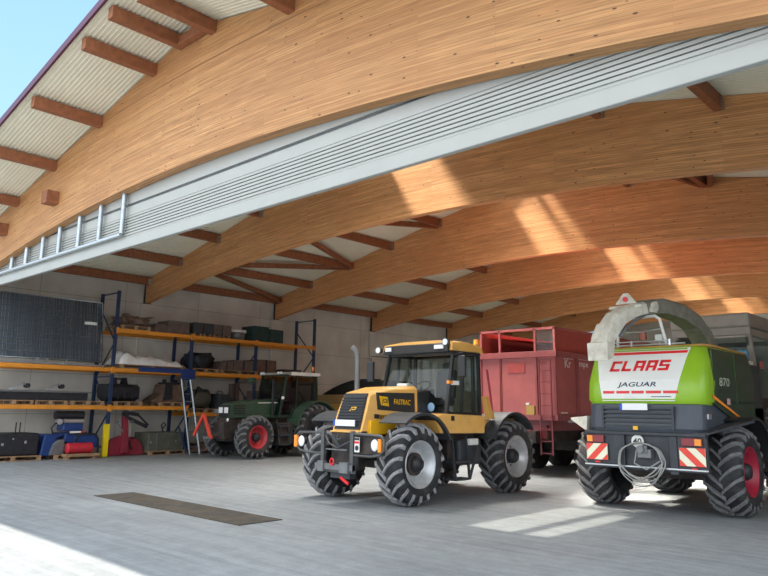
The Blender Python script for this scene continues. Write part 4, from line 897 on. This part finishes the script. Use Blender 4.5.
obj('top_frame', up_, TRED, T)
obj('side_extension', MB().box(Bx-.05, Bx-.02, Y0+.03, Y1, zl, z1-.03).box(A+.02, A+.05, Y0+.03, Y1, zl, z1-.03).box(A, Bx, Y1-.05, Y1, zl, z1), TRED2, T)
ms = MB()
for k in range(14): z = zl+.1+k*.038; ms.bar((A+1.8, Y0, z), (Bx-.06, Y0, z), .008, .008)
for k in range(16): x = A+1.82+k*.033; ms.bar((x, Y0, zl+.08), (x, Y0, z1-.05), .008, .008)
obj('wire_grid', ms, MGREY, T)
obj('load_slope', MB().add([(A+.06, Y0+.3, 3.70), (A+.06, Y1-.1, 3.70), (Bx-.06, Y1-.1, 3.42), (Bx-.06, Y0+.3, 3.42)], [(0, 1, 2, 3)]), TRED2, T)
ld_ = MB()
for x in (-9.82, -9.48): ld_.bar((x, Y0-.1, .55), (x, Y0-.1, 3.0), .035, .03)
for k in range(9): ld_.bar((-9.82, Y0-.1, .6+k*.3), (-9.48, Y0-.1, .6+k*.3), .03, .02)
obj('ladder', ld_, MAROON, T)  # ladder red darkened to carry its shade in the colour
obj('sign_panel', B(-10.85, -10.3, Y0-.02, Y0, 2.66, 2.93), TRED2, T, bev=.005)
obj('yellow_sticker', B(-10.27, -10.03, Y0-.05, Y0, 1.56, 1.80), mat('tan_sticker', (.45, .30, .08), .6), T); obj('white_sticker', B(-10.28, -10.18, Y0-.05, Y0, 1.81, 1.87), WHITE, T)
tt = MB(); tt.text('Kr', (Bx+.012, 17.02, 2.80), (0, 1, 0), (0, 0, 1), .22, off=.01, width=.34); tt.text('mpe', (Bx+.012, 17.82, 2.80), (0, 1, 0), (0, 0, 1), .17, off=.01, width=.50)
tt.text('Bau', (Bx+.012, 17.2, 2.60), (0, 1, 0), (0, 0, 1), .09, width=.3) if False else None
tt.box(Bx, Bx+.008, 17.0, 17.5, 3.03, 3.045).box(Bx, Bx+.008, 17.8, 18.3, 3.05, 3.065).box(Bx, Bx+.008, 16.75, 17.1, 1.60, 1.64)
obj('lettering', tt, WHITE, T)
cs = MB().box(A+.4, A+.6, Y0-.3, Y1, .85, 1.15).box(Bx-.7, Bx-.5, Y0-.3, Y1, .85, 1.15).box(A+.3, Bx-.3, 19.0, 22.5, .55, .85)
obj('chassis', cs, CHASSIS, T)
obj('lower_panel', B(A+.3, Bx-.35, Y0+.0, Y0+.1, .95, 1.3), MAROON, T); obj('under_frame', B(A+.3, Bx-.3, Y0+.1, Y1-.1, 1.15, 1.5), MAROON, T)
for y in (18.9, 20.4, 21.9):
    for x, sd_ in ((Bx-.02, 1), (A+.02, -1)): wheel(T, x, y, .55, .5, sd_, TRED2, DARKST, rr_=.30, nl=14) if (y < 19 and sd_ > 0) else obj('wheel', MB().lathe([(0, .01), (0, .5), (.05, .55), (.45, .55), (.5, .5), (.5, .01)], (x if sd_ < 0 else x-.5, y, .55), 'x', 28), RUB, T)
obj('support_leg', B(-10.9, -10.75, 16.75, 16.9, .0, .9), CHASSIS, T)

# ------------------------------------------------------------------ forage harvester
H = -5.10
T = thing('forage_harvester', 'green and white forage harvester with discharge spout, seen from behind', 'harvester', (H, 14, 0))
wheel(T, H+1.33, 13.0, .73, .60, 1, CRIMSON, BLACK, nl=20, rr_=.40); wheel(T, H-1.55, 13.0, .73, .60, -1, CRIMSON, BLACK, nl=20, rr_=.40)
wheel(T, H+1.55, 15.95, .93, .7, 1, CRIMSON, BLACK, nl=22); wheel(T, H-1.55, 15.95, .93, .7, -1, CRIMSON, BLACK, nl=22)
def outline(w0, y0, y1, R, z, n=7, tw=0):
    pts = []
    for k in range(n): a = -PI/2-(PI/2)*k/(n-1); pts.append((H+.045-w0+.0+R+R*math.cos(a), y0+R+R*math.sin(a), z))
    pts = pts[::-1]; pts = [(p[0], p[1], p[2]) for p in pts]
    q = []
    for k in range(n): a = -PI/2+(PI/2)*k/(n-1); q.append((H+.02+w0-R+R*math.cos(a), y0+R+R*math.sin(a), z))
    return pts+q+[(H+.02+w0, y1, z), (H+.045-w0+.0, y1, z)]
W0 = 1.04
bodyz = [(1.80, 11.78, 1.00), (1.88, 11.74, 1.04), (2.2, 11.80, 1.05), (2.55, 11.95, 1.02), (2.74, 12.08, .97), (2.78, 12.16, .92)]
sec = [outline(w_, y_, 14.35, .26, z_) for z_, y_, w_ in bodyz]
bo = MB().loft(sec, True, False)
for i in range(len(bo.sm)): bo.sm[i] = len(bo.f[i]) == 4
body = obj('engine_hood', bo, GREEN, T)
# white rear panel following the surface
def ry(z):
    zs = [b[0] for b in bodyz]; 
    for (za, ya, _), (zc, yc, _) in zip(bodyz, bodyz[1:]):
        if za <= z <= zc: return ya+(yc-ya)*(z-za)/(zc-za)
    return bodyz[-1][1]
def quadsurf(mb, xl0, xr0, xl1, xr1, za, zc, off, n=6):
    for k in range(n):
        a, b = k/n, (k+1)/n; z_a, z_b = za+(zc-za)*a, za+(zc-za)*b
        f = lambda p, q, t: p+(q-p)*t
        mb.add([(f(xl0, xl1, a), ry(z_a)-off, z_a), (f(xr0, xr1, a), ry(z_a)-off, z_a), (f(xr0, xr1, b), ry(z_b)-off, z_b), (f(xl0, xl1, b), ry(z_b)-off, z_b)], [(0, 1, 2, 3)])
    return mb
def wr_(z): return H+.60+.20*((z-1.85)/.9)
def wl_(z): return H-.64-.20*((z-1.85)/.9)
wp = MB(); zs = [1.86+.89*k/10 for k in range(11)]
for a, b in zip(zs, zs[1:]):
    L0, R0_, L1, R1_ = wl_(a), wr_(a), wl_(b), wr_(b); o0, o1 = .008, .008
    wp.add([(L0, ry(a)-o0, a), (R0_, ry(a)-o0, a), (R1_, ry(b)-o1, b), (L1, ry(b)-o1, b), (L0, ry(a)+.02, a), (L1, ry(b)+.02, b), (R0_, ry(a)+.02, a), (R1_, ry(b)+.02, b)], [(0, 1, 2, 3), (0, 3, 5, 4), (1, 6, 7, 2)])
wp_ = obj('white_rear_panel', wp, WHITE, body)
st = MB(); quadsurf(st, H-.72, H+.76, H-.73, H+.77, 2.655, 2.70, .012)
for a, b in ((-.63, -.43), (-.39, -.16), (-.12, .09), (.13, .38), (.42, .66)):
    quadsurf(st, H+a, H+b, H+a-.005, H+b+.005, 1.985, 2.03, .012, 2)
obj('red_stripe', st, REDL, wp_)
# block letters CLAAS
LET = {'C': [(0, 0, 1, .24), (0, 0, .3, 1), (0, .76, 1, 1)], 'L': [(0, 0, .3, 1), (0, 0, .95, .24)], 'A': [(0, 0, .3, 1), (.7, 0, 1, 1), (0, .76, 1, 1), (.3, .3, .7, .5)],
       'S': [(0, 0, 1, .24), (.7, .24, 1, .6), (0, .4, 1, .6), (0, .4, .3, 1), (0, .76, 1, 1)]}
ct = MB(); xs_ = H-.55; lw, lh, zl_ = .178, .18, 2.365
for i, chh in enumerate('CLAAS'):
    for (a, b, c_, d_) in LET[chh]:
        b, d_ = min(b, d_), max(b, d_)
        def Q(u, v): z_ = zl_+v*lh; return (xs_+i*.212+u*lw+v*.05, ry(z_)-.013, z_)
        ct.add([Q(a, b), Q(c_, b), Q(c_, d_), Q(a, d_)], [(0, 1, 2, 3)])
obj('maker_lettering', ct, REDL, wp_)
jt = MB(); jt.text('JAGUAR', (H-.38, ry(2.08)-.012, 2.075), (1, 0, 0), (0, .25, 1), .105, off=.018, shear=.2, width=.68)
jt.text('SPEEDSTAR', (0, 0, 0), (1, 0, 0), (0, 0, 1), .03) if False else None
quadsurf(jt, H+.22, H+.55, H+.22, H+.55, 1.925, 1.937, .012, 1)
obj('model_lettering', jt, NAVY, wp_)
# lower grille
gl_ = MB(); 
sec = [outline(w_, y_, 13.0, .24, z_) for z_, y_, w_ in ((1.36, 11.72, .98), (1.42, 11.68, 1.0), (1.80, 11.74, 1.0), (1.82, 11.78, .98))]
gl_.loft(sec); lo_ = obj('lower_shroud', gl_, GRILLE, T)
sl = MB()
for k in range(5):
    z_ = 1.44+k*.072; sl.box(H-.60, H+.56, 11.655, 11.70, z_, z_+.028)
sl.box(H-.64, H-.60, 11.66, 11.7, 1.40, 1.78).box(H+.56, H+.60, 11.66, 11.7, 1.40, 1.78)
obj('grille_slat', sl, DGREY, lo_)
obj('number_plate', MB().box(H-.29, H+.18, 11.64, 11.652, 1.71, 1.82), PLATE, T); obj('plate_band', B(H-.295, H-.25, 11.634, 11.64, 1.71, 1.82), EUB, T)
obj('latch', B(H-.08, H-.0, 11.64, 11.655, 1.39, 1.45), YEL2, T)
# bumper frame
bf = MB().box(H-1.01, H+1.04, 11.74, 11.9, 1.30, 1.36).box(H-1.0, H-.30, 11.78, 11.86, .80, 1.31).box(H-.32, H+.45, 11.82, 11.9, .72, 1.31).box(H+.43, H+1.04, 11.78, 11.86, .78, 1.31)
bf.box(H-1.01, H+1.05, 11.74, 11.88, .75, .80).box(H+.45, H+.58, 11.76, 11.8, .7, 1.3).box(H-.34, H-.30, 11.76, 11.8, .7, 1.3)
obj('rear_bumper', bf, DGREY, T, bev=.01)
obj('bumper_edge', B(H-1.02, H+1.05, 11.73, 11.745, .78, .80), ALU, T)
def tri_plate(xa, xb, za, zc, s_):
    p = obj('warning_plate', B(xa, xb, 11.735, 11.75, za, zc), STR_W, T)
    m_ = MB(); W2 = xb-xa; Hh = zc-za
    # diagonal red bands
    for k in (-1, 0, 1):
        a = .36*k*2; band = [(a, 0), (a+.36, 0), (a+.36+.72, 1), (a+.72, 1)]
        # clip in u to [0,1]
        def clip(poly):
            out = poly
            for (s2, lim) in ((1, 0), (-1, 1)):
                src = out; out = []
                for i in range(len(src)):
                    p1, p2 = src[i-1], src[i]; i1, i2 = (p1[0]-lim)*s2 >= 0, (p2[0]-lim)*s2 >= 0
                    if i1 != i2: t_ = (lim-p1[0])/(p2[0]-p1[0]); out.append((lim, p1[1]+t_*(p2[1]-p1[1])))
                    if i2: out.append(p2)
                if not out: return []
            return out
        c_ = clip([(u, v) for u, v in band])
        if len(c_) > 2:
            if s_ < 0: c_ = [(1-u, v) for u, v in c_][::-1]
            m_.add([(xa+u*W2, 11.732, za+v*Hh) for u, v in c_], [tuple(range(len(c_)))])
    obj('red_band', m_, STR_R, p)
tri_plate(H-.98, H-.60, .87, 1.14, 1); tri_plate(H+.62, H+1.02, .85, 1.13, -1)
for xa, xb, ox in ((H-.97, H-.66, -1), (H+.66, H+.98, 1)):
    p = obj('tail_light', B(xa, xb, 11.73, 11.77, 1.16, 1.28), REDLENS, T, bev=.005); obj('indicator_lens', B(xa+.01 if ox < 0 else xb-.11, xa+.11 if ox < 0 else xb-.01, 11.722, 11.73, 1.17, 1.27), ORL, p)
obj('red_reflector', B(H-.83, H-.74, 11.728, 11.74, .82, .845).box(H+.80, H+.89, 11.728, 11.74, .80, .825), REDL, T)
# speed disc & hoses
p = obj('speed_disc', MB().cyl((H-.08, 11.80, 1.20), .105, 0, -.02, 'y', 24), WHITE, T)
tm = MB(); tm.text('40', (H-.155, 11.778, 1.15), (1, 0, 0), (0, 0, 1), .10, off=.02, width=.15); obj('disc_number', tm, BLACK, p)
obj('hitch', MB().box(H-.05, H+.18, 11.68, 11.82, .94, 1.08).cyl((H+.02, 11.7, 1.08), .06, 0, -.08, 'y', 12).box(H+.02, H+.12, 11.66, 11.74, 1.02, 1.14), MGREY, T, bev=.01)
hs = MB()
for q, (rx, rz, zc_) in enumerate(((.40, .30, .90), (.37, .27, .93), (.36, .34, .88))):
    hs.tube([(H+.0+rx*math.cos(2*PI*k/28), 11.70-.02*q+.03*math.sin(5*k), zc_+rz*math.sin(2*PI*k/28)*(1.15 if math.sin(2*PI*k/28) < 0 else .9)) for k in range(28)], .012, 6, True)
hs.tube([(H-.38, 11.68, .85), (H-.2, 11.66, .66), (H+.0, 11.65, .58), (H+.2, 11.66, .72), (H+.35, 11.68, .86)], .012, 6).tube([(H-.07, 11.7, 1.05), (H-.1, 11.66, .85), (H+.1, 11.66, .76), (H+.32, 11.68, .9)], .012, 6)
obj('coiled_cable', hs, CABLE, T)
# fender plates
obj('left_fender', MB().hexa([(H-1.32, 11.85, 1.52), (H-.98, 11.75, 1.34), (H-.98, 13.6, 1.40), (H-1.32, 13.6, 1.50), (H-1.34, 11.85, 1.56), (H-.96, 11.75, 1.60), (H-.96, 13.6, 1.62), (H-1.34, 13.6, 1.58)]), CREAM, T, bev=.01)
obj('left_fender_flare', MB().hexa([(H-1.62, 12.3, 1.46), (H-1.3, 12.3, 1.46), (H-1.3, 13.7, 1.46), (H-1.62, 13.7, 1.46), (H-1.62, 12.3, 1.5), (H-1.3, 12.3, 1.5), (H-1.3, 13.7, 1.5), (H-1.62, 13.7, 1.5)]), DGREY, T)
obj('right_fender', MB().hexa([(H+.80, 11.74, 1.34), (H+1.08, 11.76, 1.34), (H+1.50, 12.7, 1.53), (H+.95, 13.3, 1.53), (H+.80, 11.74, 1.37), (H+1.08, 11.76, 1.37), (H+1.50, 12.7, 1.57), (H+.95, 13.3, 1.57)]), DGREY, T)
fender(T, H+.85, H+1.45, 13.0, .78, .84, 10, 110, BLACK)
# chassis
obj('chassis', MB().box(H-.75, H+.75, 12.0, 16.5, .75, 1.5).box(H-.9, H+.9, 12.85, 13.15, .55, .9).box(H-1.0, H+1.0, 14.0, 15.2, .6, 1.8).box(H-1.0, H+1.0, 15.8, 16.1, .8, 1.1), CHASSIS, T, bev=.03)
# side details
XS = H+1.075
for ys_ in (12.22, 13.35): obj('panel_seam', B(XS-.02, XS, ys_, ys_+.013, 1.84, 2.7), mat('dark_green_seam', (.04, .09, .02), .5), body)
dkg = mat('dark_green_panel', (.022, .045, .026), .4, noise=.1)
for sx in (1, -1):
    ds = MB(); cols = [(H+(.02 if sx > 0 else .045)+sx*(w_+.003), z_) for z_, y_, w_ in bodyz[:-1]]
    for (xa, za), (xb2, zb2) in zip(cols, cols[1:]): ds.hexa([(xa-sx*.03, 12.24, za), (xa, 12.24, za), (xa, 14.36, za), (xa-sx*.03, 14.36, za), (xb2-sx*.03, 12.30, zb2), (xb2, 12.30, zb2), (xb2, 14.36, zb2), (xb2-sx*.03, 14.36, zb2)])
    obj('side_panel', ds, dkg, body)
obj('side_skirt', MB().prism([(12.15, 1.84), (14.35, 1.84), (14.35, 1.36), (13.55, 1.45), (12.3, 1.8)], 'x', H+.85, H+1.06), dkg, T)
obj('rear_side_panel', B(H-1.0, H+1.0, 14.35, 15.1, 1.5, 2.45), DGREY, T, bev=.03)
os_ = MB().add([(XS+.002, 12.1, 1.92), (XS+.002, 13.75, 1.50), (XS+.002, 13.75, 1.53), (XS+.002, 12.1, 1.98)], [(0, 1, 2, 3)]); obj('orange_stripe', os_, ORL, body)
t8 = MB(); t8.text('870', (XS, 12.48, 2.12), (0, 1, 0), (0, 0, 1), .14, off=-.0, shear=.1, width=.50); obj('number_lettering', t8, mat('pale_grey_lettering', (.55, .6, .5), .5), body)
tj = MB(); tj.text('JAGUAR', (XS, 12.40, 1.98), (0, 1, 0), (0, 0, 1), .09, off=.0, shear=.2, width=.58); obj('side_model_lettering', tj, BLACK, body)
obj('small_label', B(XS-.002, XS+.004, 12.8, 12.95, 1.82, 1.92), mat('pinkish_label', (.6, .35, .35), .6), body)
obj('side_badge', B(H+1.02, H+1.04, 11.95, 12.1, 1.58, 1.66), ALU, lo_)
obj('hood_top_trim', MB().tube([(H-.93, 12.2, 2.79), (H+.93, 12.2, 2.79), (H+1.0, 12.5, 2.79), (H+1.0, 14.3, 2.76)], .02, 6), GOLDM, body)
obj('top_rail', MB().tube([(H-.85, 12.25, 2.84), (H+.65, 12.25, 2.84)], .014, 6).tube([(H-.85, 12.25, 2.90), (H+.4, 12.25, 2.90)], .012, 6).box(H-.86, H-.83, 12.23, 12.27, 2.76, 2.92).box(H+.38, H+.41, 12.23, 12.27, 2.76, 2.92).box(H-.3, H-.27, 12.23, 12.27, 2.76, 2.92), ALU, T)
obj('spout_rest_frame', MB().tube([(H-.62, 12.4, 2.76), (H-.60, 12.4, 3.1), (H-.48, 12.4, 3.30), (H-.35, 12.4, 3.34), (H+.1, 12.4, 3.36), (H+.18, 12.4, 3.30), (H+.30, 12.4, 2.76)], .028, 8), WHITE, T)
obj('cross_wire', MB().tube([(H-.55, 12.4, 3.1), (H-.1, 12.4, 3.08), (H+.22, 12.4, 3.14)], .01, 6), ALU, T)
obj('beacon', MB().cyl((H-.18, 12.5, 2.95), .07, 0, .16, 'z', 14).tube([(H-.18, 12.5, 2.76), (H-.18, 12.5, 2.95)], .02, 6), mat('dull_orange_lens', (.35, .09, .04), .3), T)
obj('work_light', MB().box(H+.06, H+.18, 12.45, 12.5, 2.93, 3.03).tube([(H+.12, 12.48, 2.76), (H+.12, 12.48, 2.94)], .012, 6), WHITE, T)
# spout
spath = [(-4.72, 14.35, 2.45, .17, .17), (-4.72, 14.18, 2.82, .17, .17), (-4.75, 13.95, 3.12, .17, .16), (-4.80, 13.65, 3.35, .17, .15), (-4.90, 13.25, 3.50, .165, .15), (-5.05, 12.75, 3.57, .16, .14), (-5.22, 12.3, 3.51, .16, .13)]
def sp_mesh(path, taper=False):
    secs = []; N_ = len(path)
    for i, p_ in enumerate(path):
        a = Vector(path[max(i-1, 0)][:3]); b = Vector(path[min(i+1, N_-1)][:3]); t_ = (b-a).normalized(); side = t_.cross(Vector((0, 0, 1)))
        side = side.normalized() if side.length > .05 else Vector((1, 0, 0)); u = side.cross(t_).normalized(); c_ = Vector(p_[:3]); w2, h2 = p_[3], p_[4]
        secs.append([c_+side*(w2*sx)+u*(h2*sy) for sx, sy in ((-1, -1), (1, -1), (1, .6), (.7, 1), (-.7, 1), (-1, .6))])
    return MB().loft(secs)
obj('spout_arch', sp_mesh(spath), mat('dusty_grey_spout', (.20, .185, .15), .6, noise=.25, nscale=7), T, bev=.01)
obj('spout_joint', MB().cyl((-5.15, 12.42, 3.53), .09, -.19, .19, 'x', 16).box(-5.3, -4.98, 12.3, 12.5, 3.42, 3.50), CREAM, T)
obj('spout_neck', sp_mesh([(-5.22, 12.32, 3.50, .17, .11), (-5.35, 12.0, 3.42, .18, .12), (-5.45, 11.75, 3.27, .18, .13), (-5.53, 11.60, 3.06, .18, .13)]), CREAM, T, bev=.01)
obj('spout_flap', sp_mesh([(-5.53, 11.62, 3.10, .19, .14), (-5.57, 11.50, 2.93, .19, .12), (-5.585, 11.45, 2.80, .18, .12)]), CREAM, T, bev=.01)
obj('spout_tip', MB().hexa([(-5.74, 11.26, 2.52), (-5.38, 11.26, 2.52), (-5.38, 11.50, 2.58), (-5.74, 11.50, 2.58), (-5.76, 11.28, 2.83), (-5.38, 11.28, 2.83), (-5.38, 11.58, 2.87), (-5.76, 11.58, 2.87)]), CREAM, T, bev=.01)
o = obj('spout_bracket', MB().prism([(-5.52, 3.55), (-5.12, 3.55), (-5.27, 3.74), (-5.36, 3.74)], 'y', 11.95, 11.98).bar((-5.65, 12.0, 3.50), (-5.05, 12.0, 3.50), .05, .05), CREAM, T)
obj('bracket_lamp', MB().cyl((-5.32, 11.95, 3.63), .045, 0, -.03, 'y', 14), REDL, o)
obj('spout_cylinder', MB().tube([(-5.1, 12.3, 3.40), (-5.28, 11.8, 3.12), (-5.32, 11.65, 2.95)], .03, 8), MGREY, T)
# cab
cy0, cy1, cx0, cx1 = 16.0, 17.6, -6.02, -4.52
cb = MB(); 
for x in (cx0, cx1): cb.hexa([(x-.05, cy0+.35, 1.9), (x+.05, cy0+.35, 1.9), (x+.05, cy0+.45, 1.9), (x-.05, cy0+.45, 1.9), (x-.06, cy0, 3.4), (x+.06, cy0, 3.4), (x+.06, cy0+.1, 3.4), (x-.06, cy0+.1, 3.4)]).bar((x, cy1, 2.0), (x, cy1, 3.42), .08, .1)
for x in (cx0, cx1): cb.bar((x, cy0, 3.36), (x, cy1, 3.36), .08, .16)
cb.box(cx0-.06, cx1+.06, cy0-.02, cy0+.06, 3.30, 3.48)
cab_ = obj('cab_frame', cb, CABGREY, T, bev=.01)
obj('roof', B(cx0-.08, cx1+.08, cy0-.08, cy1+.2, 3.46, 3.76), CABGREY, cab_, bev=.05, seg=3)
obj('rear_window', MB().add([(cx0, cy0+.42, 2.0), (cx1, cy0+.42, 2.0), (cx1, cy0+.02, 3.25), (cx0, cy0+.02, 3.25)], [(0, 1, 2, 3)]), GLD, cab_)
obj('side_window', MB().add([(cx1, cy0+.42, 2.0), (cx1, cy1, 2.0), (cx1, cy1, 3.28), (cx1, cy0+.02, 3.28)], [(0, 1, 2, 3)]), GLD, cab_); obj('side_window', MB().add([(cx0, cy0+.42, 2.0), (cx0, cy1, 2.0), (cx0, cy1, 3.28), (cx0, cy0+.02, 3.28)], [(0, 1, 2, 3)]), GLD, cab_)
obj('windscreen', MB().add([(cx0, cy1, 2.0), (cx1, cy1, 2.0), (cx1, cy1, 3.28), (cx0, cy1, 3.28)], [(0, 1, 2, 3)]), GLD, cab_)
obj('cab_floor', B(cx0, cx1, cy0+.1, cy1, 1.7, 2.0), BLACK, cab_)
obj('seat', MB().box(-5.5, -5.0, 16.5, 16.95, 2.2, 2.4).box(-5.5, -5.0, 16.4, 16.52, 2.4, 3.0), SEATM, cab_, bev=.04)
obj('blue_cloth', lump(-4.66, 15.95, 2.86, .13, .08, .11, 7, .5, 16), mat('sky_blue_cloth', (.16, .48, .75), .7), cab_); obj('blue_cloth', lump(-5.72, 15.95, 2.80, .16, .08, .13, 17, .5, 16), MATS['sky_blue_cloth'], cab_)
obj('rear_shelf', B(-4.95, -4.48, 15.85, 16.1, 2.66, 2.74), WHITE, cab_, bev=.02)
obj('side_screen', B(cx1+.1, cx1+.13, 16.3, 16.5, 2.6, 2.75), mat('small_red_sign', (.5, .1, .1), .5), cab_)
obj('air_intake', B(H+.7, H+.95, 14.6, 15.2, 1.9, 2.6), DGREY, T, bev=.05)
